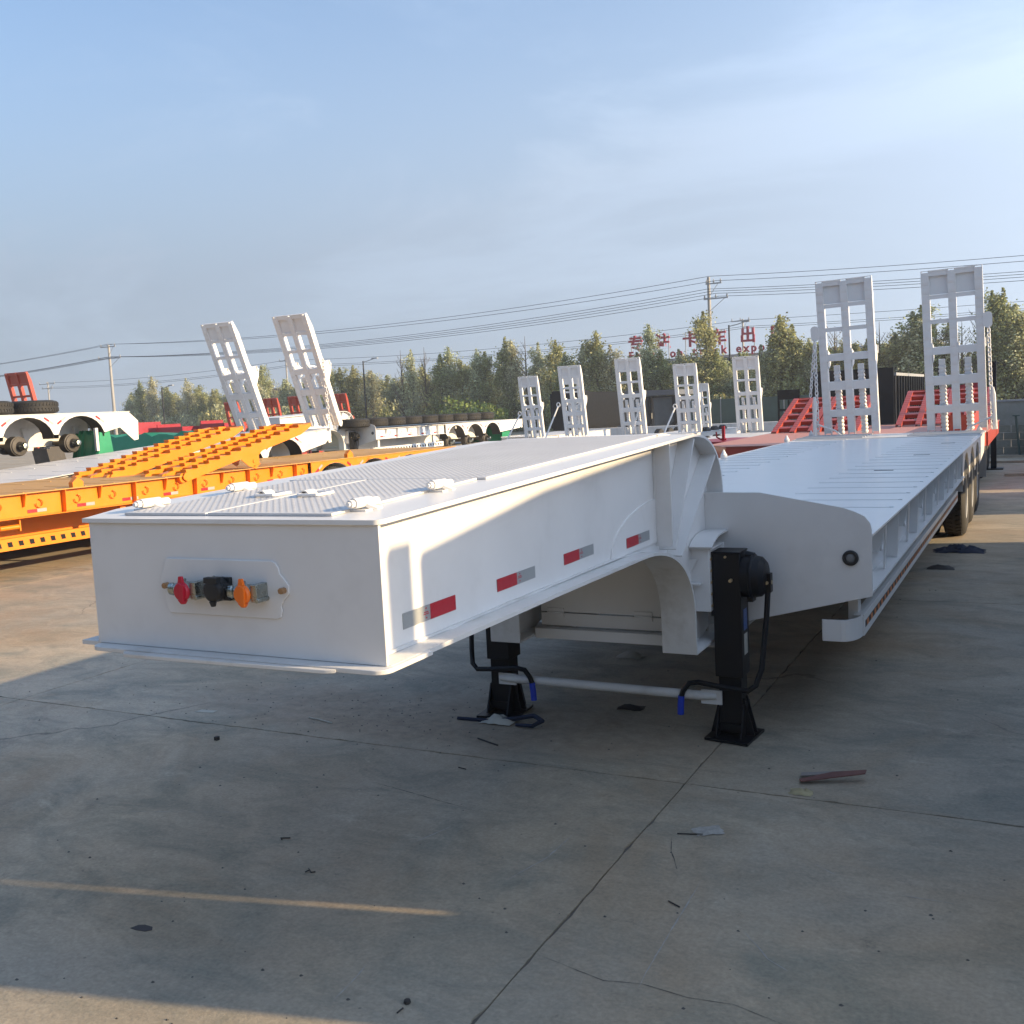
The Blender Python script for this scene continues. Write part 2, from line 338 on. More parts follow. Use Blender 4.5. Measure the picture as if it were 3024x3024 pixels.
# ---------------------------------------------------------------- the ground: sheet and concrete slabs
g = part('ground', lambda: MB().add([(-300, -60, -0.014), (200, -60, -0.014), (200, 420, -0.014), (-300, 420, -0.014)], [(0, 1, 2, 3)]), CONC); g['kind'] = 'structure'
SX, SY = 5.0, 5.04
grit = part('joint_filler', lambda: MB().add([(-54.4, -7.8, -0.009), (15.5, -7.8, -0.009), (15.5, 52.7, -0.009), (-54.4, 52.7, -0.009)], [(0, 1, 2, 3)]), SAND, g)
def slab():
    b = MB(); j = 0.0035
    pts = []
    rnd = random.Random(3)
    def edge(p, q):
        for i in range(70):
            t_ = i / 70; x = p[0] + (q[0] - p[0]) * t_; y = p[1] + (q[1] - p[1]) * t_; e = (rnd.random() ** 6) * 0.016 + .002 * math.sin(t_ * 31)
            cx, cy = SX / 2, SY / 2; d = math.hypot(cx - x, cy - y); pts.append((x + (cx - x) / d * e, y + (cy - y) / d * e))
    c4 = [(j, j), (SX - j, j), (SX - j, SY - j), (j, SY - j)]
    for i in range(4): edge(c4[i], c4[(i + 1) % 4])
    return b.prism(pts, 'z', -0.05, 0.0)
for i in range(-11, 3):
    for k in range(-2, 10):
        part('concrete_slab', slab, CONC, g, key='slab', loc=(0.66 + SX * i, 2.42 + SY * k, 0))

# ---------------------------------------------------------------- loading ramp (as seen standing up; its driving face looks to -Y)
def ramp(parent, col, W=0.95, L=2.75, lod=0, spring=True, tooth=.005, **tf):
    """side rails, rungs, tip panels, brackets, springs; local z along the ramp, local x across"""
    D = 0.14; rw = 0.125
    xs = [(-W / 2, -W / 2 + rw), (-0.06, 0.06), (W / 2 - rw, W / 2)]
    def rails():
        b = MB()
        for a, c in xs:
            pts = [(0.0, 0.05), (0.0, L - 0.02), (0.02, L), (D * 0.5, L - 0.0), (D, L - 0.32), (D, 0.06), (D * 0.6, 0.0), (D * 0.3, 0.0)]
            b.prism(pts, 'x', a, a + 0.012); b.prism(pts, 'x', c - 0.012, c)
            b.box(a + 0.012, c - 0.012, 0.0, 0.010, 0.05, L - 0.02)
        return b
    fr = part('ramp', rails, col, parent, key='ramp%s%s' % (W, L), **tf)
    part('top_cap', lambda: MB().box(-W / 2 + .001, W / 2 - .001, .001, D * .5, L + .001, L + .012), col, fr, key='tcap%s%s' % (W, L))
    if not lod:
        def cleats():
            b = MB()
            for a, c in xs:
                big = tooth > .01; n = int(L / (.27 if big else .16))
                for i in range(n):
                    z = 0.08 + i * (L - 0.16) / n + (.13 if big and abs(a) < .1 else 0)
                    if big:
                        b.prism([(0.0, z), (-tooth, z + 0.0), (-.002, z + 0.21)], 'x', a + 0.002, c - 0.002); continue
                    b.prism([(0.0, z), (-tooth, z + 0.01), (0.0, z + 0.09)], 'x', a + 0.002, c - 0.002)
            return b
        part('cleats', cleats, col, fr, key='cleat%s%s%s' % (W, L, tooth), kind='stuff')
    for f0, f1 in ((.0, .030), (.145, .17), (.295, .32), (.465, .51), (.645, .70), (.83, .875)):
        for (a, c) in ((xs[0][1], xs[1][0]), (xs[1][1], xs[2][0])):
            part('rung', lambda: MB().box(0, c - a, 0.012, D * 0.75, 0, (f1 - f0) * L), col, fr, key='rung%s%s%.3f' % (W, L, f0), loc=(a, 0, (1 - f1) * L - 0.002))
    for (a, c) in ((xs[0][1], xs[1][0]), (xs[1][1], xs[2][0])):
        part('tip_panel', lambda: MB().add([(0, 0.035, 0), (c - a, 0.035, 0), (c - a, 0.065, L * .115), (0, 0.065, L * .115), (0, .045, 0), (c - a, .045, 0), (c - a, .075, L * .115), (0, .075, L * .115)], [(0, 1, 2, 3), (7, 6, 5, 4), (0, 4, 5, 1), (3, 2, 6, 7)]), col, fr, key='tipp%s%s' % (W, L), loc=(a, 0, L * .856))
        # angled gussets seen through the openings
        def guss():
            b = MB()
            b.prism([(0.05, 0.0), (D + 0.10, 0.04), (D + 0.20, 0.16), (D + 0.12, 0.26), (0.05, 0.34)], 'x', 0.004, 0.016)
            b.cyl((0.0, D + 0.16, 0.2), (0.022, D + 0.16, 0.2), 0.022, n=8)
            return b
        part('gusset', guss, col, fr, key='guss%s%s' % (W, L), loc=(a, 0, L * .44))
        if spring:
            def spr():
                b = MB(); n = 17; r_ = 0.062; h = 0.42 * L / n
                prof = [(0, 0.03)]
                for i in range(n): prof += [(i * h + .002, r_ * .8), (i * h + h * .3, r_), (i * h + h * .62, r_), (i * h + h * .95, r_ * .8)]
                prof.append((n * h, 0.03)); b.lathe(prof, (0, 0, 0), 'z', 14)
                b.box(-.05, .05, -.03, .03, n * h, n * h + 0.10)
                b.lathe([(0.0, .07), (0.10, .07)], (0, 0, n * h * .33), 'z', 14)
                return b
            part('spring_sleeve', spr, col, fr, key='spring%s' % L, loc=((a + c) / 2, D * .62 + .09, 0.0), rot=(R(3), 0, 0))
    for sx in (-1, 1):
        def br():
            b = MB(); b.prism([(D * .9, 0.0), (D + 0.17, 0.18), (D + 0.26, 0.34), (D + 0.20, 0.44), (D + .05, 0.47), (D * .9, 0.62)], 'x', -0.007, 0.007)
            b.box(-.03, .03, D + .19, D + .205, .3, .44); b.cyl((-.02, D + .12, .32), (.02, D + .12, .32), .03, n=10); return b
        part('hinge_bracket', br, col, fr, key='brk%s%s' % (W, L), loc=(sx * (W / 2 - 0.018), 0, L * .40))
    return fr
def chain(p0, p1, r=0.022, sag=0.0):
    b = MB(); P0 = Vector(p0); P1 = Vector(p1); n = max(3, int((P1 - P0).length / (r * 2.6))); d = (P1 - P0).normalized(); u = d.orthogonal().normalized(); v = d.cross(u)
    for i in range(n):
        t_ = (i + .5) / n; c = P0.lerp(P1, t_) + Vector((0, 0, -sag * 4 * t_ * (1 - t_))); uu = u if i % 2 else v
        pts = [c + d * (math.cos(a) * r * 1.75) + uu * (math.sin(a) * r * .95) for a in [2 * math.pi * k / 8 for k in range(8)]]
        b.tube(pts, r * .36, n=5, closed=True)
    return b

# ---------------------------------------------------------------- wheels
def tyre_prof(wd=0.27, r=0.5):
    return [(-wd / 2 + .03, r * .56), (-wd / 2, r * .62), (-wd / 2 - .005, r * .8), (-wd / 2 + .015, r * .95), (-wd / 2 + .04, r * .995), (-wd * .18, r), (-wd * .16, r * .975), (-wd * .12, r * .975), (-wd * .10, r),
            (wd * .10, r), (wd * .12, r * .975), (wd * .16, r * .975), (wd * .18, r), (wd / 2 - .04, r * .995), (wd / 2 - .015, r * .95), (wd / 2 + .005, r * .8), (wd / 2, r * .62), (wd / 2 - .03, r * .56)]
def tyre_mb(lug=True):
    b = MB(); b.lathe(tyre_prof(), (0, 0, 0), 'x', 40)
    if lug:
        for i in range(44):
            a = 2 * math.pi * i / 44
            for s_ in (-1, 1):
                q = MB().box(s_ * .055 - .033, s_ * .055 + .033, -.024, .024, .490, .508).xf(Matrix.Rotation(a + (.05 if s_ > 0 else 0), 4, 'X') @ Matrix.Rotation(R(14 * s_), 4, 'Z'))
                b.add(q.v, q.f)
    return b
def rim_mb(s_=1):
    b = MB(); b.lathe([(.03, .02), (.03, .10), (.10, .13), (.09, .15), (.02, .20), (.02, .235), (.12, .27), (.128, .285), (.10, .29), (.06, .26)], (0, 0, 0), 'x', 24)
    for i in range(8):
        a = 2 * math.pi * i / 8; b.cyl((.02, .17 * math.cos(a), .17 * math.sin(a)), (.05, .17 * math.cos(a), .17 * math.sin(a)), .014, n=6)
    return b if s_ > 0 else b.xf(Matrix.Diagonal((-1, 1, 1, 1)))
def wheels(root, axles, mode, HW):
    for ya in axles:
        part('axle', lambda: MB().cyl((-HW + .35, 0, 0), (HW - .35, 0, 0), .06, n=12), DRUM, root, key='axle', loc=(0, ya, .5))
        for sx in (-1, 1):
            if mode == 'tyres':
                for xo in (HW - .155, HW - .475):
                    t_ = part('tyre', tyre_mb, RUB, root, key='tyre', loc=(sx * xo, ya, .503))
                    if xo > HW - .3: part('rim', (lambda: rim_mb(1)), GREYM, t_, key='rim', rot=(0, 0, 0 if sx > 0 else math.pi))
            else:
                t_ = part('brake_drum', lambda: MB().lathe([(-.14, .05), (-.14, .16), (-.12, .205), (.06, .205), (.07, .18), (.09, .18), (.10, .10), (.16, .085), (.17, .05)], (0, 0, 0), 'x', 24), DRUM, root, key='drum', loc=(sx * (HW - .42), ya, .5), rot=(0, 0, 0 if sx > 0 else math.pi))
                part('hub_cap', lambda: MB().lathe([(.15, .03), (.16, .085), (.22, .08), (.26, .06), (.28, .055), (.29, .02)], (0, 0, 0), 'x', 16), STEEL, t_, key='hub')
        for sx in (-1, 1):
            part('spring_hanger', lambda: MB().prism([(-.16, .86), (.16, .86), (.07, .38), (-.07, .38)], 'x', -.05, .05), root['_m'] if False else WHITE if mode == 'tyres' else WHITED, root, key='hanger', loc=(sx * .56, ya + .65, 0))

# ---------------------------------------------------------------- lowbed trailer
def sup_arc(cy, cz, a, b_, t0, t1, n=14, e=2.3):
    out_ = []
    for i in range(n + 1):
        t_ = R(t0 + (t1 - t0) * i / n); c_, s_ = math.cos(t_), math.sin(t_)
        out_.append((cy + a * math.copysign(abs(c_) ** (2 / e), c_), cz + b_ * math.copysign(abs(s_) ** (2 / e), s_)))
    return out_
BOT = [(0.0, 1.206), (1.2, 1.205)] + sup_arc(2.10, .72, .81, .48, 90, 0, 16) + [(2.91, .555)]
TOPF = lambda y: 1.615 + .0365 * y
TOPC = [(2.88, TOPF(2.88))] + sup_arc(2.92, 1.34, .56, .3835, 88, 0, 14, 2.4) + [(3.48, 1.145)]
HW = 1.475
def lowbed(root, col, deck, y_end=17.0, axles=(12.05, 13.36, 14.67), mode='tyres', goose=True, hero=False, rails=True, tapes=False, ribs=True, right_only=False, legs=True):
    side = (1,) if right_only else (1, -1)
    # --- gooseneck
    if goose:
        for sx in (1, -1):
            web = BOT + [(3.30, .555), (3.47, .60), (3.47, 1.13)] + list(reversed(TOPC[:-1])) + [(0.0, TOPF(0))]
            part('gooseneck_web', lambda: MB().prism(web, 'x', -.006, .006), col, root, key='web', loc=(sx * .54, 0, 0))
            part('lower_flange', lambda: MB().ribbon(BOT + [(2.912, .545)], -.0975, .0975, -.014), col if not hero else WHITED, root, key='lfl', loc=(sx * .5375, 0, 0))
            part('beam_foot', lambda: MB().box(-.0975, .0975, 2.90, 3.42, .542, .556), col, root, key='foot', loc=(sx * .5375, 0, 0))
            part('stiffener', lambda: MB().box(0, .088, 2.548, 2.560, 1.19, TOPF(2.55) - .003), col, root, key='stf', loc=(.547 if sx > 0 else -.635, 0, 0))
            def fan(a, b__):
                (y0, z0), (y1, z1) = a, b__; l = math.hypot(y1 - y0, z1 - z0); ny, nz_ = -(z1 - z0) / l * .006, (y1 - y0) / l * .006
                return MB().prism([(y0 - ny, z0 - nz_), (y1 - ny, z1 - nz_), (y1 + ny, z1 + nz_), (y0 + ny, z0 + nz_)], 'x', 0, .088)
            part('stiffener', lambda: fan((2.60, 1.165), (2.972, 1.712)), col, root, key='stf2', loc=(.547 if sx > 0 else -.635, 0, 0))
            part('stiffener', lambda: fan((2.70, 1.115), (3.385, 1.612)), col, root, key='stf3', loc=(.547 if sx > 0 else -.635, 0, 0))
            if hero:
                rw_ = random.Random(4 + sx)
                for pth in ([(sx * .549, y, z + .004) for y, z in BOT[:1] + [(q * .1, 1.2055) for q in range(1, 21)] + BOT[2:]], [(sx * .549, 2.546, 1.215 + q * .02) for q in range(24)], [(sx * .549, 2.61 + q * .0152, 1.172 + q * .0224) for q in range(24)], [(sx * .549, 2.71 + q * .0282, 1.113 + q * .0207) for q in range(24)]):
                    part('weld_bead', MB().tube([(x + rw_.uniform(-.001, .001), y, z + rw_.uniform(-.001, .001)) for x, y, z in pth], [rw_.uniform(.0045, .008) for _ in pth], n=5), WHITED, root)
                part('doubler_plate', lambda: MB().prism([(2.545, 1.209)] + [(2.577 - .66 * math.cos(R(a)), 1.209 + .222 * math.sin(R(a))) for a in range(0, 86, 6)] + [(2.545, 1.431)], 'x', .0, .008), col, root, key='dbl', loc=(.546 if sx > 0 else -.554, 0, 0))
        part('front_plate', lambda: MB().box(-.538, .628, -.012, 0, 1.206, 1.614), col, root, key='fpl', bevel=.002)
        def bottom():
            b = MB(); b.prism(rrect(-.533, .652, -.062, .2, .045, 5, (0, 0, 1, 1)), 'z', 1.191, 1.205)
            b.box(-.44, .44, .2, 1.2, 1.191, 1.205); b.prism([(-.33, -.100), (.46, -.084), (.49, -.0685), (-.36, -.0685)], 'z', 1.190, 1.202); return b
        part('bottom_plate', bottom, WHITED if hero else col, root, key='bpl', bevel=.002 if hero else 0)
        def top():
            b = MB(); b.prism([(-.640, 2.88), (-.640, .20), (-.560, .0), (-.556, -.022)] + [(.61 + .03 * math.cos(R(a)), .008 + .03 * math.sin(R(a))) for a in range(-90, 1, 15)] + [(.640, 2.88)], 'z', 0, .014)
            b.v = [(x, y, z + TOPF(y)) for x, y, z in b.v]
            b.ribbon([(y, z) for y, z in TOPC], -.640, .640, .014); return b
        part('top_plate', top, col, root, key='tpl')
    if goose and hero:
        def plate(x0, x1, y0, y1):
            b = MB(); b.box(x0, x1, y0, y1, 0, .009); return b
        specs = [('hatch_cover', -.43, -.072, .045, .935), ('hatch_cover', -.062, .425, .045, .935), ('tread_plate', -.47, .455, .95, 2.90)]
        for nm, x0, x1, y0, y1 in specs:
            b = MB(); b.box(x0, x1, y0, y1, 0, .009); b.v = [(x, y, z + TOPF(y) + .0145) for x, y, z in b.v]
            pl = part(nm, b, TREAD, root, bevel=.0015)
            def lugs():
                b = MB(); px = .026; py = .0155; k = 0
                ny = int((y1 - y0 - .02) / py); nx = int((x1 - x0 - .02) / px)
                for j in range(ny):
                    for i in range(nx):
                        cx, cy = x0 + .02 + (i + .5 * (j % 2)) * px, y0 + .02 + j * py
                        if cx > x1 - .015: continue
                        a = R(6 if (i % 2) else 14); l, w_, h = .0088, .0034, .0013
                        ca, sa = math.cos(a), math.sin(a); z = TOPF(cy) + .0235
                        b.add([(cx + ca * l, cy + sa * l, z), (cx - sa * w_, cy + ca * w_, z), (cx - ca * l, cy - sa * l, z), (cx + sa * w_, cy - ca * w_, z),
                               (cx + ca * l * .45, cy + sa * l * .45, z + h), (cx - ca * l * .45, cy - sa * l * .45, z + h)],
                              [(0, 1, 4), (1, 2, 5), (1, 5, 4), (2, 3, 5), (3, 0, 4), (3, 4, 5)])
                return b
            part('tread_pattern', lugs, TREAD, pl, kind='stuff')
        part('tread_plate', lambda: MB().ribbon([(y, z + .0145) for y, z in TOPC[:9]], -.47, .455, .009), TREAD, root)
        for (x, y) in ((.45, .12), (.452, .57), (-.445, .13), (-.435, .57)):
            z = TOPF(y) + .015; s_ = 1 if x > 0 else -1
            hg = part('hatch_hinge', lambda: MB().cyl((0, 0, .026), (0, .085, .026), .0165, n=16).cyl((0, .09, .024), (0, .125, .024), .0135, n=12), WHITE, root, key='hinge', loc=(x, y, z))
            part('strap', lambda: MB().tube([(-.045, .05, .004), (-.02, .05, .008), (.0, .05, .028), (.02, .06, .012), (.04, .07, .004)], [.01, .011, .012, .011, .009], n=6).box(-.055, .03, .02, .11, 0, .006), WHITE, hg, key='hstrap')
            part('bolt_head', lambda: MB().cyl((0, -.018, .026), (0, -.002, .026), .0125, n=8).cyl((0, -.028, .026), (0, -.018, .026), .007, n=8), WHITE, hg, key='hbolt')
        for x in (-.145, .045):
            z = TOPF(.47) + .0235
            rg = part('lifting_ring', lambda: MB().tube([(-.035, -.055, .006), (.035, -.055, .006), (.04, -.05, .006), (.04, .05, .006), (.035, .055, .006), (-.035, .055, .006), (-.04, .05, .006), (-.04, -.05, .006)], .0058, n=8, closed=True), WHITE, root, key='lring', loc=(x, .46, z), rot=(0, 0, R(8)))
            def saddle():
                b = MB()
                for t0 in range(0, 180, 20):
                    a, c = R(t0), R(t0 + 20); r0, r1 = .016, .021
                    b.add([(-math.cos(a) * r0 - .03, -.03, math.sin(a) * r0), (-math.cos(c) * r0 - .03, -.03, math.sin(c) * r0), (-math.cos(c) * r1 - .03, -.03, math.sin(c) * r1), (-math.cos(a) * r1 - .03, -.03, math.sin(a) * r1),
                           (-math.cos(a) * r0 - .03, .03, math.sin(a) * r0), (-math.cos(c) * r0 - .03, .03, math.sin(c) * r0), (-math.cos(c) * r1 - .03, .03, math.sin(c) * r1), (-math.cos(a) * r1 - .03, .03, math.sin(a) * r1)],
                          [(0, 1, 2, 3), (7, 6, 5, 4), (3, 2, 6, 7), (1, 0, 4, 5)])
                return b
            part('saddle', saddle, WHITE, rg, key='saddle')
        # socket panel
        notch = [(.266, 1.332 + .02), (.262, 1.365), (.275, 1.385), (.296, 1.405), (.297, 1.43), (.28, 1.45), (.266, 1.465), (.262, 1.482)]
        pp = [(-.19 + .0, 1.326), (.245, 1.326), (.26, 1.332)] + notch + [(.252, 1.497), (.238, 1.503), (-.19, 1.503), (-.2, 1.49), (-.205, 1.47), (-.222, 1.44), (-.222, 1.40), (-.205, 1.37), (-.2, 1.34)]
        sp = part('socket_panel', lambda: MB().prism(pp, 'y', -.0195, -.0125), WHITE, root, bevel=.0018)
        for x in (-.19, .281):
            part('panel_bolt', lambda: MB().cyl((0, -.026, 0), (0, -.0, 0), .0095, n=6), RUST, sp, key='pbolt', loc=(x, -.014, 1.416))
        def coup(xc, capm, cl):
            c_ = part('air_coupling', lambda: MB().lathe([(-.075, .019), (-.06, .021), (-.055, .016), (-.045, .021), (-.035, .017), (-.02, .024), (.03, .024)], (0, -.05, 0), 'x', 16)
                      .box(.030, .052, -.085, .0, -.026, .028).cyl((0, -.02, 0), (0, -.085, 0), .024, .03, n=16).box(-.02, .045, -.03, 0, -.012, .012).cyl((.05, -.086, -.02), (.05, -.0, -.02), .008, n=8), STEEL, root, key='coup', loc=(xc, -.02, 1.41), scl=(1, .6, 1), bevel=.0015)
            cp = part('coupling_cap', lambda: MB().lathe([(-.012, .012), (-.010, .026), (0, .031), (.012, .030), (.014, .01)], (0, -.095, -.002), 'y', 20)
                 .prism([(-.012, .02), (.012, .02), (.006, .046), (-.006, .046)], 'y', -.1, -.085).prism([(.004, -.036), (.018, -.036), (.022, .02), (.008, .024)], 'y', -.118, -.105).prism([(-.014, -.028), (.022, -.028), (.012, -.040), (.0, -.040)], 'y', -.104, -.088), capm, c_, key='cap', bevel=.001, label=cl)
        for (xc_, zc_) in ((-.115, 1.436), (-.115, 1.386), (.128, 1.436), (.128, 1.386), (.008, 1.448), (.082, 1.38)):
            part('fixing_screw', lambda: MB().cyl((0, -.006, 0), (0, 0, 0), .0042, n=6), STEEL, sp, key='fscr', loc=(xc_, -.0196, zc_))
        coup(-.078, RCAP, 'red cap'); coup(.165, OCAP, 'orange cap')
        ps = part('power_socket', lambda: MB().lathe([(0, .03), (.0, .037), (-.055, .036), (-.06, .03)], (0, 0, 0), 'y', 24).box(-.036, .036, -.02, 0, -.036, .036).prism([(-.02, .02), (.034, .02), (.045, -.01), (.05, -.03), (.03, -.03)], 'y', -.05, -.0), BPL, root, loc=(.045, -.021, 1.414), scl=(1, .7, 1), bevel=.0015)
        part('socket_lid', lambda: MB().lathe([(-.085, .01), (-.083, .028), (-.076, .0345), (-.062, .036), (-.060, .02)], (0, 0, 0), 'y', 24).box(-.026, .026, -.085, -.055, .024, .042).prism([(-.012, -.032), (.012, -.032), (.006, -.048), (-.004, -.048)], 'y', -.082, -.066), BPL, ps, bevel=.0015)
        # reflective tapes along the web
        for (y0, y1, z0, z1, rear) in ((.203, .524, 1.312, 1.262, True), (.822, 1.138, 1.312, 1.266, False), (1.411, 1.728, 1.316, 1.270, False), (2.112, 2.432, 1.286, 1.238, False)):
            tp = part('reflective_tape', MB().box(0, .0012, y0, y1, z1, z0), STAPE, root, loc=(.5465 if y1 < 2 else .5545, 0, 0))
            ym = (y0 + y1) / 2
            part('red_band', MB().box(.0012, .0020, (ym if rear else y0), (y1 if rear else ym), z1, z0), RTAPE, tp)
            ys = ym - .025 if rear else ym + .025
            part('print_mark', MB().box(.0012, .0018, ys - .004, ys + .004, z1 + .008, z1 + .012).box(.0012, .0018, ys - .016, ys + .016, z1 + .021, z1 + .024).box(.0012, .0018, ys - .013, ys + .013, z1 + .027, z1 + .030).box(.0012, .0018, ys - .004, ys + .004, z0 - .011, z0 - .007), RTAPE, tp)
    # --- landing legs
    if legs:
        for sx in (1, -1):
            xc = sx * .736
            part('leg_mount', lambda: MB().box(-.06, .06, 0, .30, .735, 1.085).box(-.062, .075, -.02, .26, 1.086, 1.096), col, root, key='lmt', loc=(sx * .592, 3.125, 0), bevel=.003)
            part('mount_gusset', lambda: MB().prism([(0, 0), (.09, 0), (.03, -.11), (0, -.13)], 'y', 0, .01), col, root, key='mgs', loc=(.50 if sx > 0 else -.50, 3.10, 1.035), scl=(sx * 1.0, 1, 1))
            part('mount_gusset', lambda: MB().box(0, .07, -.05, .012, 0, .008), col, root, key='mgs2', loc=(.54 if sx > 0 else -.61, 3.11, .895))
            part('curved_bracket', lambda: MB().ribbon([(3.09, 1.098), (3.14, 1.125), (3.22, 1.148), (3.32, 1.155), (3.42, 1.155)], 0, .13, .01), col, root, key='cbr', loc=(.55 if sx > 0 else -.68, 0, 0))
            lg = part('landing_leg', lambda: MB().box(-.078, .078, 0, .165, .36, 1.062).box(-.082, .082, -.006, .171, 1.062, 1.072).box(-.098, -.078, .02, .14, .70, 1.05), BLACK, root, key='leg', loc=(xc, 3.155, 0), scl=(sx, 1, 1), bevel=.004)
            part('inner_leg', lambda: MB().box(-.064, .064, .018, .148, .05, .40), BLACK, lg, key='ileg', bevel=.003)
            part('leg_foot', lambda: MB().prism([(-.125, .022), (.125, .022), (.072, .23), (-.072, .23)], 'y', .045, .055).prism([(-.125, .022), (.125, .022), (.072, .23), (-.072, .23)], 'y', .112, .122)
                 .prism([(-.05, .022), (.215, .022), (.15, .20), (.02, .20)], 'x', -.075, -.066).prism([(-.05, .022), (.215, .022), (.15, .20), (.02, .20)], 'x', .066, .075).box(-.07, .07, -.0, .01, .05, .09), BLACK, lg, key='lfoot')
            part('foot_plate', lambda: MB().prism([(-.135, -.06), (.12, -.10), (.145, .19), (-.12, .225)], 'z', .004, .018), GREYM if False else BLACK, lg, key='fplate')
            part('gearbox', lambda: MB().lathe([(0, .10), (.0, .118), (.045, .120), (.050, .127), (.062, .127), (.066, .118), (.10, .112), (.125, .085), (.132, .03)], (.079, .085, .925), 'x', 20)
                 .cyl((.09, .085, 1.045), (.14, .085, 1.035), .024, n=12).cyl((.135, .02, .93), (.155, .02, .93), .012, n=8).cyl((.135, .15, .93), (.155, .15, .93), .012, n=8).box(.10, .135, .05, .12, .785, .82), BLACK, lg, key='gbox', bevel=.003)
            part('crank_shaft', lambda: MB().cyl((.17, .085, .895), (.235, .085, .895), .012, n=10).cyl((.212, .045, .895), (.212, .13, .895), .009, n=8), GOLDB, lg, key='cshaft')
            part('crank_handle', lambda: MB().box(.193, .232, .06, .11, .84, .945).tube([(.212, .08, .86), (.205, .06, .70), (.185, .0, .42), (.16, -.04, .335), (.12, -.055, .305), (.0, -.06, .315), (-.16, -.06, .335), (-.215, -.06, .325), (-.25, -.06, .28), (-.262, -.06, .245)], .0155, n=10), BLACK, lg, key='crank')
            part('handle_grip', lambda: MB().tube([(-.262, -.06, .248), (-.268, -.06, .19), (-.27, -.06, .14)], .0185, n=12), BLUE, lg, key='grip')
            for k in range(5):
                part('mount_bolt', lambda: MB().cyl((-.0, -.03, 0), (0, .0, 0), .010, n=6).cyl((0, -.04, 0), (0, -.03, 0), .006, n=6), GOLDB, lg, key='mbolt', loc=(-.088, .02, 1.03 - k * .066))
            part('mount_bolt', lambda: 0, GOLDB, lg, key='mbolt', loc=(.03, -.004, .915)); part('mount_bolt', lambda: 0, GOLDB, lg, key='mbolt', loc=(.0, -.004, 1.045), scl=(.7, .5, .7))
            if hero and sx > 0:
                part('leg_sticker', lambda: MB().box(.0786, .0796, .05, .12, .62, .74), mat('blue_sticker', (.03, .10, .35), .3, var=.4, vscale=60), lg)
                part('leg_sticker', lambda: MB().box(.0786, .0796, .05, .12, .48, .60), mat('silver_sticker', (.5, .5, .46), .3, var=.2, vscale=60), lg)
        part('brace_tube', lambda: MB().tube([(-.71, 3.13, .255), (-.62, 3.13, .255), (.58, 3.13, .25), (.67, 3.13, .25)], [.018, .027, .027, .018], n=14).box(-.72, -.60, 3.125, 3.135, .215, .285).box(.58, .70, 3.125, 3.135, .205, .285), WHITED if hero else col, root, key='brace')
        part('toolbox_door', lambda: MB().box(-.42, .42, 3.16, 3.175, .685, 1.19), col, root, key='tbd', bevel=.002)
        part('toolbox_door', lambda: MB().box(-.42, .42, 3.16, 3.175, .60, .678), col, root, key='tbd2', bevel=.002)
        part('toolbox_sill', lambda: MB().box(-.44, .44, 3.10, 3.18, .53, .592), col, root, key='tbs', bevel=.003)
        for x in (-.32, .24):
            part('door_hinge', lambda: MB().cyl((-.05, 0, 0), (.05, 0, 0), .009, n=8).box(-.055, .055, -.002, .004, -.028, .028), col, root, key='dhg', loc=(x, 3.152, .682))
    # --- deck and beams
    y0 = 3.435
    for sx in (1, -1):
        wing = [(.545, .60), (.77, .625), (HW, .80), (HW, 1.165), (HW - .008, 1.205), (HW - .035, 1.243), (HW - .085, 1.268), (1.32, 1.292), (.87, 1.378), (.545, 1.381)]
        if goose: part('wing_plate', lambda: MB().prism([(sx * a, b__) for a, b__ in wing], 'y', 3.422, 3.434), col, root, key='wing%d' % sx, bevel=.002 if hero else 0)
        part('main_beam', lambda: MB().box(-.006, .006, y0, y_end - .4, .47, 1.11).box(-.08, .08, y0, y_end - .4, .456, .47), col, root, key='mb%s' % y_end, loc=(sx * .54, 0, 0))
    if goose:
        for sx in side:
            ml = part('marker_lamp', lambda: MB().lathe([(0, .043), (-.012, .043), (-.016, .038), (-.016, .026), (-.008, .025)], (0, 0, 0), 'y', 24), BPL, root, key='mlamp', loc=(sx * 1.362, 3.422, 1.012))
            part('lens', lambda: MB().lathe([(0, .025), (-.010, .025), (-.014, .018), (-.015, .004)], (0, 0, 0), 'y', 16), LAMPW, ml, key='mlens')
    part('deck_plate', lambda: MB().box(-HW, HW, y0, y_end, 1.128, 1.14), deck, root, key='deck%s' % y_end)
    n = int((y_end - 4.9) / .5)
    if ribs:
        for k in range(n):
            y = 4.83 + .5 * k
            if hero and y > 15.4: break
            for sx in (1, -1):
                part('deck_rib', lambda: MB().box(-.42, .42, -.012, .012, 0, .0032), deck, root, key='drib', loc=(sx * (.985), y, 1.1402))
                part('rib_stud', lambda: MB().lathe([(0, .016), (.006, .015), (.008, .008)], (0, 0, 0), 'z', 8), deck, root, key='dstud', loc=(sx * (.985) + .42 * (-sx if sx < 0 else 1) * (1 if sx > 0 else 1), y, 1.14))
    arch0 = axles[0] - .72
    for sx in side:
        f = sx
        b_end = arch0
        part('side_beam', lambda: MB().box(1.372, 1.380, y0, b_end, .824, 1.127).box(1.33, HW, y0, b_end, .812, .8225), col, root, key='sb%s' % b_end, scl=(f, 1, 1))
        # arched rear panel
        def archp():
            pts = [(b_end, 1.127), (b_end, .80)]
            for ya in axles:
                for i in range(0, 13):
                    a = R(180 - 15 * i); pts.append((ya + .60 * math.cos(a), .62 + .46 * math.sin(a) if 0 < i < 12 else .70))
            pts += [(y_end - .25, .80), (y_end, .95), (y_end, 1.127)]
            return MB().prism(pts, 'x', 1.44, 1.452)
        part('arch_panel', archp, col, root, key='ap%s%s' % (y_end, axles), scl=(f, 1, 1))
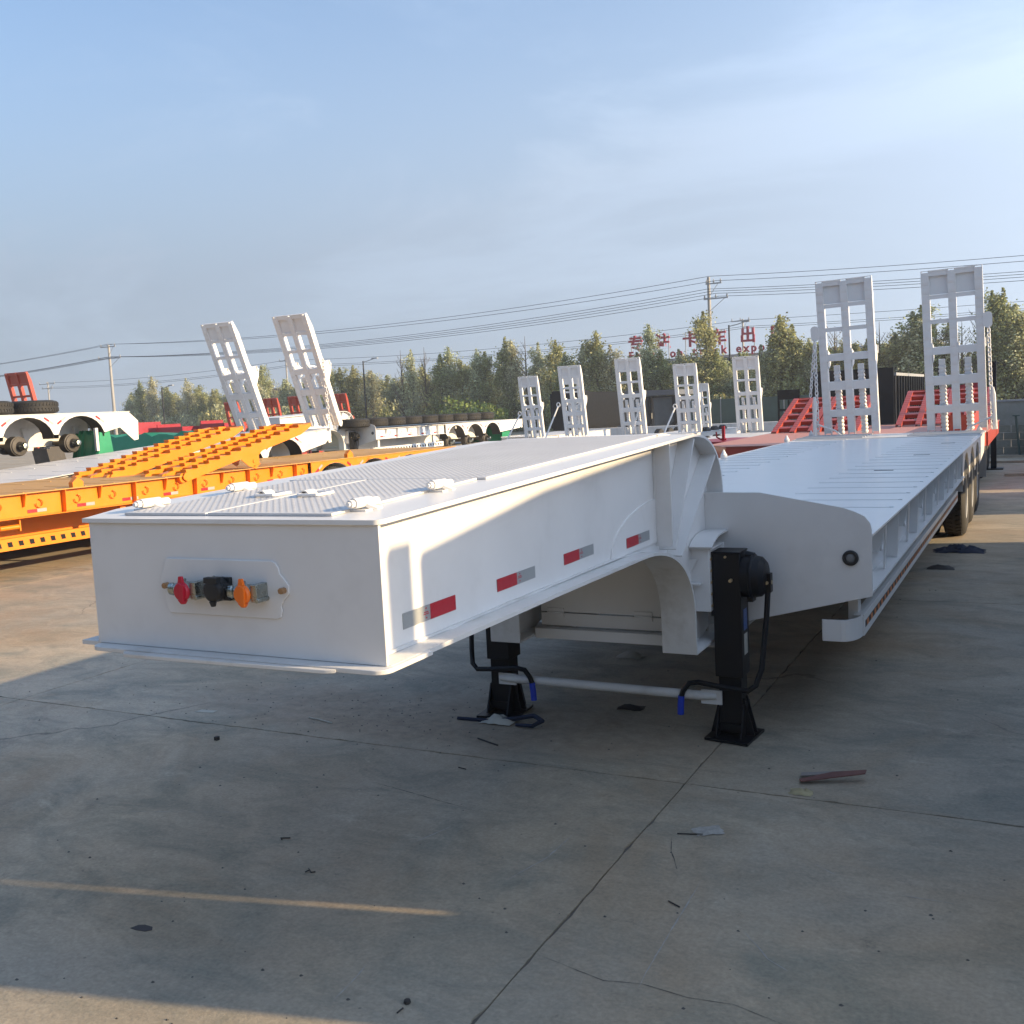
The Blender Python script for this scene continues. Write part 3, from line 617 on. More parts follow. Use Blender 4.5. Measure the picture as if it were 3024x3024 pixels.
        for ya in axles:
            part('wheel_arch', lambda: MB().ribbon([(.60 * math.cos(R(a)), .62 + .46 * math.sin(R(a))) for a in range(0, 181, 15)], 1.10, 1.44, .006), (DRUM if mode != 'tyres' else WHITED), root, key='wa', loc=(0, ya, 0), scl=(f, 1, 1))  # arches without tyres get the dark axle colour inside
        k = 0; y = y0 + .03
        while y < b_end - .1:
            if k % 2 == 0: part('side_stiffener', lambda: MB().prism([(1.38, .824), (1.455, .824), (1.468, 1.126), (1.38, 1.126)], 'y', -.005, .005), col, root, key='sst', loc=(0, y, 0), scl=(f, 1, 1))
            else:
                part('side_stiffener', lambda: MB().prism([(1.38, .95), (1.42, .95), (1.466, 1.126), (1.38, 1.126)], 'y', -.005, .005), col, root, key='sst2', loc=(0, y, 0), scl=(f, 1, 1))
            if hero or tapes:
                part('lashing_ring', lambda: MB().tube([(1.405, .052 * math.sin(R(a)), .98 + .055 * math.cos(R(a))) for a in range(0, 300, 30)], .009, n=6), col, root, key='lash', loc=(0, y + .24, 0), scl=(f, 1, 1))
            if hero:
                part('side_gusset', lambda: MB().add([(1.462, -.006, 1.12), (1.462, .03, 1.12), (1.44, .16, .826), (1.44, .10, .826), (1.452, -.006, 1.12), (1.452, .03, 1.12), (1.43, .16, .826), (1.43, .10, .826)], [(0, 1, 2, 3), (7, 6, 5, 4), (0, 3, 7, 4), (1, 5, 6, 2)]), col, root, key='sgs', loc=(0, y + .02, 0), scl=(f, 1, 1))
            k += 1; y += .62
        if tapes:
            y = y0 + .35
            while y < b_end - .2:
                tp = part('reflective_tape', lambda: MB().box(1.3805, 1.383, 0, .30, .86, .905), STAPE, root, key='ttape', loc=(0, y, 0), scl=(f, 1, 1))
                part('red_band', lambda: MB().box(1.383, 1.3845, 0, .15, .86, .905), RTAPE, tp, key='ttr')
                y += .80
            for ya in axles:
                for s2 in (-1, 1):
                    mtx = Matrix.Translation((1.4525, ya + s2 * .50, .99)) @ Matrix.Rotation(R(-s2 * 32), 4, 'X')
                    part('reflective_tape', (lambda: MB().box(0, .002, -.13, .13, -.022, .022).xf(mtx)), STAPE, root, key='dt%s%s' % (ya, s2), scl=(f, 1, 1))
                    part('reflective_tape', (lambda: MB().box(.002, .003, (-.13 if s2 > 0 else -.13), 0, -.022, .022).xf(mtx)), RTAPE, root, key='dtr%s%s' % (ya, s2), scl=(f, 1, 1), label='red half')
        if rails:
            z0, z1 = (.405, .562) if tapes and not hero else (.532, .655)
            ry1 = axles[0] - .85
            def rl():
                b = MB(); b.box(1.385, 1.40, 3.62, ry1, z0, z1); b.box(1.34, 1.385, 3.62, ry1, z1 - .012, z1); b.box(1.34, 1.385, 3.62, ry1, z0, z0 + .012)
                # curved nose turning inwards
                pts = [(1.392, 3.62)] + [(1.30 + .092 * math.cos(R(a)), 3.62 - .18 * math.sin(R(a))) for a in range(15, 91, 15)] + [(1.20, 3.44)]
                for (xa, ya_), (xb, yb) in zip(pts[:-1], pts[1:]):
                    b.add([(xa, ya_, z0), (xb, yb, z0), (xb, yb, z1), (xa, ya_, z1), (xa - .006, ya_ + .014, z0), (xb - .006, yb + .014, z0), (xb - .006, yb + .014, z1), (xa - .006, ya_ + .014, z1)],
                          [(0, 1, 2, 3), (7, 6, 5, 4), (3, 2, 6, 7), (0, 4, 5, 1), (1, 5, 6, 2)])
                return b
            part('side_guard', rl, col, root, key='rail%s%s' % (ry1, z0), scl=(f, 1, 1), bevel=.002 if hero else 0)
            for y in (3.72, 7.0, ry1 - .5):
                part('guard_post', lambda: MB().box(1.305, 1.36, -.05, .05, z1 - .1, .83), col, root, key='gp%s' % z0, loc=(0, y, 0), scl=(f, 1, 1))
            def marks():
                b = MB(); y = 3.70
                while y < ry1 - .1:
                    b.add([(1.4008, y + .02, z0 + .045), (1.4008, y + .09, z0 + .045), (1.4008, y + .075, z1 - .045), (1.4008, y + .005, z1 - .045), (1.4025, y + .02, z0 + .045), (1.4025, y + .09, z0 + .045), (1.4025, y + .075, z1 - .045), (1.4025, y + .005, z1 - .045)],
                          [(4, 5, 6, 7), (0, 1, 5, 4), (1, 2, 6, 5), (2, 3, 7, 6), (3, 0, 4, 7)]); y += .15 if not tapes else .165
                return b
            part('guard_marks', marks, HAZ if not tapes else BLACK, root, key='mk%s%s' % (ry1, z0), scl=(f, 1, 1), kind='stuff')  # on taped trailers, black patches painted in place of dark open holes
            if hero:
                part('hazard_band', lambda: MB().box(1.4001, 1.4006, 3.66, ry1 - .05, z0 + .042, z1 - .042), BLACK, root, scl=(f, 1, 1))
    wheels(root, axles, mode, HW)
    part('tail_beam', lambda: MB().box(-HW + .03, HW - .03, y_end - .12, y_end, .80, 1.126), col, root, key='tb%s' % y_end)
    part('cross_member', lambda: MB().box(-1.36, 1.36, 4.5, 4.56, .95, 1.12).box(-1.36, 1.36, 6.5, 6.56, .95, 1.12).box(-1.36, 1.36, 8.5, 8.56, .95, 1.12).box(-1.36, 1.36, 10.5, 10.56, .95, 1.12), col, root, key='xm')
    for sx in side:
        if mode == 'tyres': part('mud_flap', lambda: MB().box(-.08, .08, -.01, .01, .36, .82), GREYM, root, key='mf%s' % y_end, loc=(sx * 1.40, y_end - .1, 0))

# ================================================================ the white lowbed in front
hero = thing('lowbed_trailer', 'white lowbed trailer in front with chequered gooseneck, black landing legs and socket panel', 'trailer', (-.04, 0, 0), group='parked trailers')
lowbed(hero, WHITE, WHITEG, hero=True)
part('apron_plate', lambda: MB().box(-HW, HW, 15.45, 17.0, 1.1405, 1.150), TREAD, hero)
for k in range(5):
    for sx in (1, -1):
        part('apron_cleat', lambda: MB().box(-.55, .55, -.02, .02, 0, .02), TREAD, hero, key='aclt', loc=(sx * .9, 15.65 + .28 * k, 1.1502))
for (x, y) in ((-1.41, 10.45), (-1.36, 10.72), (-1.45, 14.9), (-1.42, 16.8), (1.38, 16.8)):
    part('stake_cap', lambda: MB().lathe([(0, .045), (.05, .045), (.06, .036), (.12, .006)], (0, 0, 0), 'z', 12), WHITEG, hero, key='stk', loc=(x, y, 1.14))
for (x, y) in ((.93, 8.2), (1.05, 10.6), (1.15, 13.2)):
    part('deck_slot', lambda: MB().box(-.09, .09, -.02, .02, 0, .003), BLACK, hero, key='slot', loc=(x, y, 1.1402))
for x, s_ in ((-.71, -1), (1.03, 1)):
    rp = ramp(hero, WHITE, loc=(x, 16.82, 1.15), rot=(R(7), R(-1.2), 0))
    part('ramp_chain', chain((s_ * .54, -.02, 1.72), (s_ * .56, -.14, .05), .030), WHITE, rp)
    part('ramp_chain', chain((s_ * .54, -.02, 1.72), (s_ * .66, -.10, .75), .026), WHITE, rp) if s_ < 0 else None
    part('chain_plate', MB().prism(rrect(-.07, .07, -.13, .13, .06), 'y', -.012, .0), WHITE, rp, loc=(s_ * .53, .0, 1.86))
    part('tensioner', MB().tube([(s_ * .58, -.16, .75), (s_ * .58, -.15, .62), (s_ * .60, -.2, .3), (s_ * .60, -.2, .05)], [.02, .045, .03, .04], n=8), WHITE, rp)
    part('tie_rod', MB().tube([(s_ * .58, -.16, .26), (s_ * .25, -.16, .12), (s_ * .14, -.2, .03)], .018, n=6), WHITE, rp)

# ================================================================ yellow lowbed at the left
yel = thing('lowbed_trailer', 'orange yellow lowbed trailer with two ramps lying on its deck and taped side', 'trailer', (-11.11, 1.35, 0), group='parked trailers')
lowbed(yel, YEL, YELD, y_end=16.6, tapes=True, right_only=True)
part('stake_block', lambda: MB().prism([(-.09, 0), (.09, 0), (.09, .07), (0, .14), (-.09, .07)], 'x', -.04, .04), YEL, yel, key='sblk', loc=(1.38, 6.2, 1.14))
part('stake_block', lambda: 0, YEL, yel, key='sblk', loc=(1.38, 12.6, 1.14))
for y in (5.1, 8.6):
    part('winch', lambda: MB().cyl((1.36, -.14, .70), (1.36, .14, .70), .032, n=12).box(1.34, 1.38, -.17, -.15, .64, .83).box(1.34, 1.38, .15, .17, .64, .83), YEL, yel, key='winch', loc=(0, y, 0))
for i, (x, lab) in enumerate(((-10.07, 'right one of the orange slatted ramps lying on the yellow deck'), (-11.68, 'left one of the orange slatted ramps lying on the yellow deck'))):
    t = thing('loading_ramp', lab, 'ramp', (x, 9.45, 1.17), (R(-78), 0, 0), group='ramps lying on the yellow trailer')
    rp = ramp(t, YEL, W=.92, L=3.3, spring=False, tooth=.05)
    for q in (-.375, 0, .375): part('hinge_eye', lambda: MB().cyl((-.05, .07, 0), (.05, .07, 0), .075, n=16).cyl((-.055, .07, 0), (.055, .07, 0), .02, n=10), YEL, t, key='heye', loc=(q, 0, .02))
    part('chain_bundle', chain((.50, .12, .02), (.95, .10, -.05), .05), YEL, t) if i else None

# ================================================================ other lowbeds on the left
t2 = thing('lowbed_trailer', 'white trailer tilted nose down behind the yellow one, two tall white ramps raised', 'trailer', (-14.1, 1.0, -.56), (R(3.9), 0, 0), group='parked trailers')
lowbed(t2, WHITED, TREAD, y_end=16.4, mode='drums', right_only=True, rails=False, legs=False, tapes=True)
for x in (-.88, 1.28): ramp(t2, WHITE, loc=(x + .02, 16.35, 1.15), rot=(R(18), 0, 0))
part('ramp_chain', chain((1.80, 15.95, 2.75), (1.78, 15.95, 1.2), .03), WHITE, t2)
ORD = ('first', 'second', 'third', 'fourth', 'fifth', 'sixth', 'seventh', 'eighth', 'ninth', 'tenth', 'eleventh', 'twelfth')
def tyre_row(spots, z, lab, grp):
    front = max(q[0] for q in spots); cnt = {}
    for (x, y) in spots:
        row = 'front' if x > front - .5 else 'back'; cnt[row] = cnt.get(row, 0) + 1
        o = part('spare_tyre', tyre_mb, RUB, None, key='tyre', loc=(x, y, z), rot=(0, R(90), random.random()))
        o['label'] = '%s black tyre from the left, %s row on the %s' % (ORD[cnt[row] - 1], row, lab); o['category'] = 'tyre'; o['group'] = grp
        part('rim', (lambda: rim_mb(1)), GREYM, o, key='rim')
t3 = T3 = thing('lowbed_trailer', 'white lowbed trailer without wheels stacked high at far left, tyres lying on its deck', 'trailer', (-17.5, -1.6, 1.16), group='parked trailers')
lowbed(t3, WHITED, WHITED, y_end=16.0, mode='drums', right_only=True, goose=False, legs=False, rails=False, tapes=True, ribs=False)
part('tail_plate', MB().prism([(15.6, 1.12), (16.0, 1.12), (16.25, .92), (16.22, .50), (16.1, .48), (15.7, .80)], 'x', 1.40, 1.44), WHITED, t3)
part('tail_post', MB().box(1.36, 1.42, 15.05, 15.12, .30, .80), WHITED, t3)
tyre_row([(-16.62, 10.19), (-16.62, 11.27), (-16.62, 12.35), (-17.75, 10.7), (-17.75, 11.8)], 2.45, 'high stacked white trailer', 'tyres on the far left trailer')
for i, z in enumerate((.0,)):
    tb = thing('lowbed_trailer', 'dark lowbed trailer underneath the stacked white trailer at far left', 'trailer', (-17.5, -1.6, -.05), group='parked trailers')
    part('deck_plate', MB().box(-1.4, 1.4, 3.5, 16, .95, 1.08), DRUM, tb); part('main_beam', MB().box(-.6, -.5, 3.5, 16, .45, .95).box(.5, .6, 3.5, 16, .45, .95), DRUM, tb)
    for ya in (9.0, 10.4, 11.8):
        for sx in (-1, 1): part('tyre', tyre_mb, RUB, tb, key='tyre', loc=(sx * 1.2, ya, .55))
t5 = thing('lowbed_trailer', 'white trailer behind the tall left ramps with a long row of tyres on deck', 'trailer', (-17.4, 20.45, .38), group='parked trailers')
lowbed(t5, WHITE, WHITED, y_end=13.6, axles=(8.4, 9.75, 11.1), mode='drums', right_only=True, tapes=True, ribs=False)
tyre_row([(-16.55, 23.6 + i * 1.02) for i in range(9)] + [(-17.65, 23.9 + i * 1.02) for i in range(8)], 1.72, 'distant white trailer', 'tyres on the distant white trailer')
tyre_sup = thing('lowbed_trailer', 'flat white trailer underneath the raised trailer that carries the tyre row', 'trailer', (-17.4, 20.45, 0), group='parked trailers')
part('deck_plate', MB().box(-1.5, 1.45, 4.3, 15.0, .62, .70), WHITED, tyre_sup); part('main_beam', MB().box(-.6, -.5, 4.3, 15, .3, .62).box(.5, .6, 4.3, 15, .3, .62), WHITED, tyre_sup)
for ya in (7.0, 9.0, 11.0, 13.0):
    for sx in (-1, 1): part('tyre', tyre_mb, RUB, tyre_sup, key='tyre', loc=(sx * 1.1, ya, .31), scl=(.8, .6, .6))

# ================================================================ shorter trailers of the back rows
def short_trailer(lab, col, deck, x, y0, y1, z, hw, ramps=(), rw=.95, rl=2.75, rrot=10, lod=0, wheel_s=.9, nose=True):
    t = thing('lowbed_trailer', lab, 'trailer', (x, y0, 0), group='parked trailers')
    L = y1 - y0
    part('deck_plate', MB().prism([(-hw * .62, 0), (hw * .62, 0), (hw, .9), (hw, L), (-hw, L), (-hw, .9)] if nose else [(-hw, 0), (hw, 0), (hw, L), (-hw, L)], 'z', z - .012, z), deck, t)
    part('side_beam', MB().box(-hw + .02, -hw + .05, .92, L, z - .31, z - .013).box(hw - .05, hw - .02, .92, L, z - .31, z - .013).prism([(-hw * .6, .02), (hw * .6, .02), (hw * .95, .9), (-hw * .95, .9)], 'z', z - .30, z - .014), col, t)
    part('main_beam', MB().box(-.5, -.4, .5, L - .3, z - .6, z - .313).box(.4, .5, .5, L - .3, z - .6, z - .313), col, t)
    for k in range(3):
        ya = L - 1.6 - k * 1.25 * wheel_s
        if ya < 1.5: continue
        for sx in (-1, 1): part('tyre', tyre_mb, RUB, t, key='tyre', loc=(sx * (hw - .3), ya, .5 * wheel_s), scl=(wheel_s,) * 3)
    part('front_support', MB().box(-.45, -.35, .6, .7, 0, z - .3).box(.35, .45, .6, .7, 0, z - .3), BLACK, t)
    for (rxx, ry, rz, s_) in ramps:
        ramp(t, col, W=rw, L=rl, lod=lod, loc=(rxx - x, ry - y0, rz), rot=(R(rrot), 0, 0), scl=(s_, s_, s_))
    return t
SC = .82
short_trailer('white flat trailer with two raised white ramps, left pair of the row behind the gooseneck', WHITE, TREAD, -11.75, 20.5, 28.2, .93, 1.2, [(-12.55, 28.1, .93, .74), (-11.05, 28.1, .93, .83)], lod=1)
short_trailer('white flat trailer with two raised white ramps, middle pair of the row behind the gooseneck', WHITE, TREAD, -8.15, 20.5, 28.2, .93, 1.2, [(-9.08, 28.1, .93, .87), (-7.27, 28.1, .93, .765)], lod=1)
short_trailer('white flat trailer with one raised ramp, rightmost of the row behind the gooseneck', WHITE, TREAD, -5.1, 20.5, 28.2, .86, 1.2, [(-5.42, 28.1, .90, .81)], lod=1)
short_trailer('white trailer with one raised ramp peeking behind the second ramp of the row', WHITE, TREAD, -14.6, 31.0, 37.0, .9, 1.2, [(-14.55, 36.0, .9, .84)], lod=1)
short_trailer('white trailer with a low raised ramp behind the fourth ramp of the row', WHITE, TREAD, -9.6, 31.0, 38.5, .75, 1.2, [(-9.62, 37.5, .75, .66)], lod=1)
for i, (p, q) in enumerate((((-12.86, 27.7, 1.72), (-13.25, 27.3, .80)), ((-11.46, 27.7, 1.95), (-11.85, 27.3, .80)), ((-8.66, 27.75, 2.05), (-8.85, 27.3, .95)), ((-7.58, 27.7, 1.72), (-7.9, 27.3, .80)))):
    b = chain(p, q, .022) if i == 2 else MB().tube([p, Vector(p).lerp(Vector(q), .5), q], .026, n=6).tube([(p[0] + .06 * math.cos(t_), p[1], p[2] + .03 + .07 * math.sin(t_)) for t_ in [k_ * .785 for k_ in range(8)]], .018, n=5, closed=True)
    single('ramp_stay', b, WHITE, ['slanting white stay left of the first ramp in the row', 'slanting white stay between the first two ramps of the row', 'hanging white chain at the right edge of the third ramp in the row', 'slanting white stay between the third and fourth ramps of the row'][i], 'stay', group='ramp stays in the row')

short_trailer('orange red lowbed trailer directly behind the white deck end', REDO, REDD, .38, 18.2, 25, 1.08, 1.02, [], nose=False)
short_trailer('orange red lowbed trailer with dusty pale nose, left of the white deck end', REDO, REDD, -1.95, 15.9, 25, 1.05, 1.43, [])
for (x, y, z, W_, lab) in ((-.17, 22.2, 1.12, .93, 'orange red slatted ramp reclining between the two tall white ramps'), (.80, 22.2, 1.12, .93, 'orange red slatted ramp seen through the right tall white ramp'),
                   (-2.83, 21.6, 1.07, .93, 'orange red slatted ramp reclining left of the left tall white ramp'), (-1.85, 21.6, 1.07, .93, 'orange red slatted ramp seen through the left tall white ramp')):
    t = thing('loading_ramp', lab, 'ramp', (x, y, z), (R(-74), 0, 0), group='red reclining ramps')
    ramp(t, REDO, W=.95, L=2.75, spring=False)
rs = thing('dropside_trailer', 'orange red trailer side panel at the right of the white trailer rear', 'trailer', (.77, 17.6, 0), group='parked trailers')
part('side_panel', MB().prism([(0, .62), (.05, 1.45), (.15, 1.5), (4.4, 1.42), (4.4, .5), (.6, .42)], 'x', .36, .40), REDO, rs)
part('top_rail', MB().box(.36, .47, .1, 4.3, 1.44, 1.48), REDO, rs); part('end_panel', MB().box(-.1, .36, .0, .03, .5, 1.42), REDO, rs)
for k in range(2): part('tyre', tyre_mb, RUB, rs, key='tyre', loc=(.28, 1.6 + k * 1.2, .5))
part('chain', chain((.40, .1, 1.48), (.38, -.3, .75), .03), WHITE, rs)
# crimson chassis with a hook, beside the pale nose
hk = thing('tow_chassis', 'crimson chassis plate with an upright hook behind the gooseneck', 'trailer', (-3.9, 19.2, 0))
part('plate', MB().prism([(-.75, 0), (.75, 0), (.85, 1.8), (-.25, 2.2), (-.95, 1.2)], 'z', .90, 1.0), CRIM, hk); part('hook', MB().box(-.03, .03, .5, .56, 1.0, 1.32).tube([(-.16, .53, 1.2), (-.15, .53, 1.08), (-.06, .53, 1.03), (.06, .53, 1.03)], .02, n=6), CRIM, hk)
part('support', MB().box(-.5, -.3, .4, .6, 0, .9).box(.3, .5, .4, .6, 0, .9), CRIM, hk)

# ================================================================ red ramps and vehicles at the far left
for (x, y, zt, lab) in ((-33.6, 40, 3.12, 'orange red upright ramp just right of the left white ramp'), (-31.95, 40, 3.14, 'orange red upright ramp behind the right white ramp, partly hidden'), (-29.2, 40, 3.13, 'orange red upright ramp showing right of the second tall white ramp'), (-36.3, 40, 3.05, 'orange red upright ramp hidden behind the leftmost white ramp')):
    t = thing('raised_ramp', lab, 'ramp', (x, y + .5, zt - 2.72), (R(12), 0, 0), group='red upright ramps in the distance'); ramp(t, REDO, L=2.75, lod=1, spring=False)
    part('base_deck', MB().box(-.7, .7, -1.5, .8, -.35, 0), REDO, t)
t = thing('raised_ramp', 'orange red upright ramp at the far left edge behind the tyres', 'ramp', (-29.75, 22.6, 1.35), (R(12), 0, 0), group='red upright ramps in the distance'); ramp(t, REDO, L=2.75, W=1.15, lod=1, spring=False); part('base_deck', MB().box(-.4, .4, .1, .8, -1.35, 0), DRUM, t)
def red_truck(x, y, lab, s_=1.0):
    t = thing('flatbed_truck', lab, 'truck', (x, y, 0), group='crimson trucks'); 
    part('cab', MB().prism([(-.0, .7), (-.0, 2.0), (.35, 2.6), (1.5, 2.6), (1.6, .7)], 'y', -1.1, 1.1).xf(Matrix.Scale(s_, 4)), CRIM, t)
    part('hood', MB().box(1.62, 2.7, -1.0, 1.0, .7, 1.75).xf(Matrix.Scale(s_, 4)), CRIM, t)
    part('windscreen', MB().add([(-.01, -.9, 2.0), (-.01, .9, 2.0), (.3, .9, 2.5), (.3, -.9, 2.5)], [(3, 2, 1, 0)]).xf(Matrix.Scale(s_, 4)), BLACK, t)
    for a in (.6, 2.2, ):
        for q in (-.95, .95): part('tyre', tyre_mb, RUB, t, key='tyre', loc=(a * s_, q, .5), rot=(0, 0, R(90)))
    part('chassis', MB().box(-.2, 3.2, -.4, .4, .45, .69), DRUM, t)
red_truck(-49.0, 45, 'crimson truck cab just right of the high white trailer tail', .86)
def dump_bed(x, y, lab, w_=3.0, z=2.3, col=CRIM):
    t = thing('flatbed_truck', lab, 'truck body', (x, y, 0), group='crimson trucks')
    part('side_wall', MB().box(-w_ / 2, w_ / 2, -.04, .0, 1.55, z), col, t); part('side_wall', MB().box(-w_ / 2, w_ / 2, 2.0, 2.04, 1.55, z), col, t)
    part('end_wall', MB().box(-w_ / 2, -w_ / 2 + .05, .01, 1.99, 1.55, z + .2), col, t); part('end_wall', MB().box(w_ / 2 - .05, w_ / 2, .01, 1.99, 1.55, z), col, t)
    part('floor', MB().box(-w_ / 2 + .06, w_ / 2 - .06, 0.01, 1.98, 1.45, 1.54), col, t)
    for a in (-w_ * .3, w_ * .3):
        for q in (.2, 1.8): part('tyre', tyre_mb, RUB, t, key='tyre', loc=(a, q, .5), rot=(0, 0, R(90)))
    part('chassis', MB().box(-w_ * .4, w_ * .4, .4, 1.6, .7, 1.44), DRUM, t)
dump_bed(-46.0, 45, 'low crimson truck load bed behind the green tarpaulin, left one', 2.2, 1.85)
dump_bed(-43.4, 46, 'low crimson truck load bed behind the green tarpaulin, right one', 2.0, 1.95)
def tarp(x, y, z, wx, wy, h, lab):
    rnd = random.Random(int(abs(x) * 10)); b = MB(); nx, ny = 16, 5; vs = []
    for j in range(ny):
        for i in range(nx):
            vs.append((-wx / 2 + wx * i / (nx - 1), (j - 1) / 2.0 * wy / 2 - wy / 2 + wy * .25 + (rnd.random() - .5) * .05, (h + (rnd.random() - .5) * .14) if 0 < j < ny - 1 else 0.0))
    fs = [(j * nx + i, j * nx + i + 1, (j + 1) * nx + i + 1, (j + 1) * nx + i) for j in range(ny - 1) for i in range(nx - 1)]
    ends = [[j * nx for j in range(ny)], [j * nx + nx - 1 for j in range(ny)]]
    b.add(vs, fs + [tuple(ends[0]), tuple(reversed(ends[1]))])
    return single('tarpaulin_cover', b, TARP, lab, 'tarpaulin', (x, y, z), group='green tarpaulins')
tarp(-21.4, 20.6, 0, 4.6, 1.4, 1.70, 'light green tarpaulin over a long load beyond the yellow ramps')
tarp(-16.5, 13.7, 1.16, .8, .5, .70, 'dark green tarpaulin hanging under the high white trailer tail')
tarp(-17.0, 33.0, .45, 1.7, 1.0, .85, 'green tarpaulin under the tail of the distant white trailer')

# ================================================================ black bodies, office, frames in the middle distance
db = thing('dump_trailer', 'tall black dump trailer body behind the first ramps of the row', 'trailer', (-19.4, 46, 0), group='black dump bodies')
part('front_wall', MB().box(-.75, .9, 0, .1, .7, 2.72), BLACK, db); part('side_wall', MB().prism([(0, .8), (0, 2.72), (1.2, 2.6), (6, 2.6), (6, .8)], 'x', .9, 1.0), BLACK, db); part('side_wall', MB().box(-.85, -.76, 0, 6, .8, 2.6), BLACK, db); part('floor', MB().box(-.75, .9, .11, 6, .7, .85), BLACK, db)
for k in range(3):
    for sx in (-1, 1): part('tyre', tyre_mb, RUB, db, key='tyre', loc=(sx * .7, 2 + 1.3 * k, .5))
part('chassis', MB().box(-.4, .4, .2, 6, .4, .69), BLACK, db)
GLASS = mat('dusty_window_glass', (0.10, 0.115, 0.125), 0.12, var=0.2, vscale=1.5, coat=.3); ODK = mat('office_grey', (.10, .105, .115), .5, var=.1)
of = thing('site_office', 'low grey glazed site cabin with dark window frames behind the row of white ramps', 'cabin', (-21.6, 57, 0))
part('roof', MB().prism([(-.35, 2.28), (-.1, 2.62), (.4, 2.68), (4.7, 2.60), (4.85, 2.3)], 'y', -.25, 3.0), ODK, of)
part('wall', MB().box(-.2, 4.7, 2.0, 2.1, 0, 2.27), GREYM, of); part('floor', MB().box(-.2, 4.7, 0, 2.0, 0, .35), ODK, of)
for (a, c) in ((.35, 1.55), (1.85, 2.85), (3.1, 4.45)):
    wn = part('window', MB().box(a, c, .05, .07, .5, 2.15), GLASS, of)
    part('window_frame', MB().prism([(c - .18, 2.25), (c + .12, 2.25), (c + .1, .6), (c - .2, .35), (c - .5, .35), (c - .1, .7)], 'y', -.06, .0).box(a - .05, c - .18, -.05, .0, 2.16, 2.25), BLACK, wn)
    part('bench', MB().box(a + .1, c - .2, .6, 1.0, .9, 1.25), CRIM if a > 3 else GREYM, wn)
part('ladder', MB().box(-.12, -.07, -.3, -.26, 0, 2.3).box(.22, .27, -.3, -.26, 0, 2.3).box(-.12, .27, -.3, -.26, .4, .44).box(-.12, .27, -.3, -.26, .9, .94).box(-.12, .27, -.3, -.26, 1.4, 1.44).box(-.12, .27, -.3, -.26, 1.9, 1.94), BLACK, of)
gf = thing('fence_panel', 'low grey green site fence behind the row ramps', 'fence', (-14.0, 50, 0))
GF = mat('fence_green', (.055, .085, .07), .6, var=.2, vscale=2)
for k in range(7): part('panel', lambda: MB().box(0, 1.55, -.02, .02, .15, 1.9), GF, gf, key='fpn', loc=(k * 1.62, 0, 0)); part('post', lambda: MB().box(-.05, -.01, -.04, .04, 0, 2.0), GREYM, gf, key='fpo', loc=(k * 1.62, 0, 0))
for k in range(9):
    single('white_kerb_block', (lambda: MB().box(-1.2, 1.2, -.3, .3, 0, .8)), WHITED, '%s pale concrete block from the left in the line behind the row ramps' % ORD[k], 'block', (-16 + 2.7 * k, 43.0, 0), group='pale concrete blocks', key='kerbb')
hb = thing('cab_guard', 'black cab guard frame with four window openings above the red trailer', 'frame', (-5.1, 32, 0))
part('frame', MB().box(-.36, -.30, 0, .06, .9, 2.1).box(.30, .36, 0, .06, .9, 2.1).box(-.3, .3, 0, .06, 1.78, 2.1).box(-.03, .03, 0, .06, .95, 1.77).box(-.3, -.031, .0, .06, 1.40, 1.48).box(.031, .3, .0, .06, 1.40, 1.48).box(-.3, -.031, 0, .06, .95, 1.03).box(.031, .3, 0, .06, .95, 1.03), BLACK, hb); part('chassis', MB().box(-.4, .4, -.5, 2, .5, .89).box(-.4, -.3, 0, .1, 0, .5).box(.3, .4, 0, .1, 0, .5), BLACK, hb)
def black_dump(x, y, L, wd, z, lab):
    t = thing('dump_trailer', lab, 'trailer', (x, y, 0), group='black dump bodies')
    part('front_wall', MB().box(-wd / 2, wd / 2, 0, .08, .9, z + .25), BLACK, t)
    for sx in (-1, 1): part('side_wall', MB().box(sx * wd / 2 - .04, sx * wd / 2 + .04, .09, L, .9, z), BLACK, t); part('top_rail', MB().box(sx * wd / 2 - .07, sx * wd / 2 + .07, .09, L, z, z + .09), GREYM, t)
    for k in range(int(L / .7)): part('wall_rib', lambda: MB().box(0, .06, 0, .1, .9, z), BLACK, t, key='rib%s' % lab, loc=(wd / 2 + .042, .4 + k * .7, 0))
    part('floor', MB().box(-wd / 2 + .05, wd / 2 - .05, .09, L, .8, .89), BLACK, t)
    for k in range(3):
        for sx in (-1, 1): part('tyre', tyre_mb, RUB, t, key='tyre', loc=(sx * (wd / 2 - .3), L - 1.2 - 1.2 * k, .5))
    return t
black_dump(-2.85, 30.5, 8.5, 2.4, 2.35, 'black dump trailer with ribbed side between the two tall white ramps')
st = thing('stake_truck', 'dark stake bed with red cab part behind the right tall ramp', 'truck', (-.7, 34, 0))
for (x, h_) in ((-.35, 2.85), (.05, 2.7), (.45, 2.65), (.9, 2.6), (1.3, 2.6)): part('stake', MB().box(x - .05, x + .05, 0, .1, .8, h_), BLACK, st)
part('red_fender', MB().prism([(-.3, 1.8), (1.2, 2.05), (1.3, 1.75), (.7, 1.65), (.5, 1.8), (.1, 1.75), (.0, 1.6)], 'y', -.3, .0), CRIM, st); part('chassis', MB().box(-.6, 1.5, -.2, 3, .5, .8), BLACK, st)
for sx in (0, 1): part('tyre', tyre_mb, RUB, st, key='tyre', loc=(-.3 + 1.3 * sx, 1, .5)); part('tyre', tyre_mb, RUB, st, key='tyre', loc=(-.3 + 1.3 * sx, 2.4, .5))
ps2 = thing('stake_post', 'black upright stake right of the right tall white ramp', 'post', (1.32, 23.5, 0)); part('post', MB().box(-.06, .06, -.06, .06, 0, 2.45), BLACK, ps2); part('base', MB().box(-.2, .2, -.2, .2, 0, .03), BLACK, ps2)
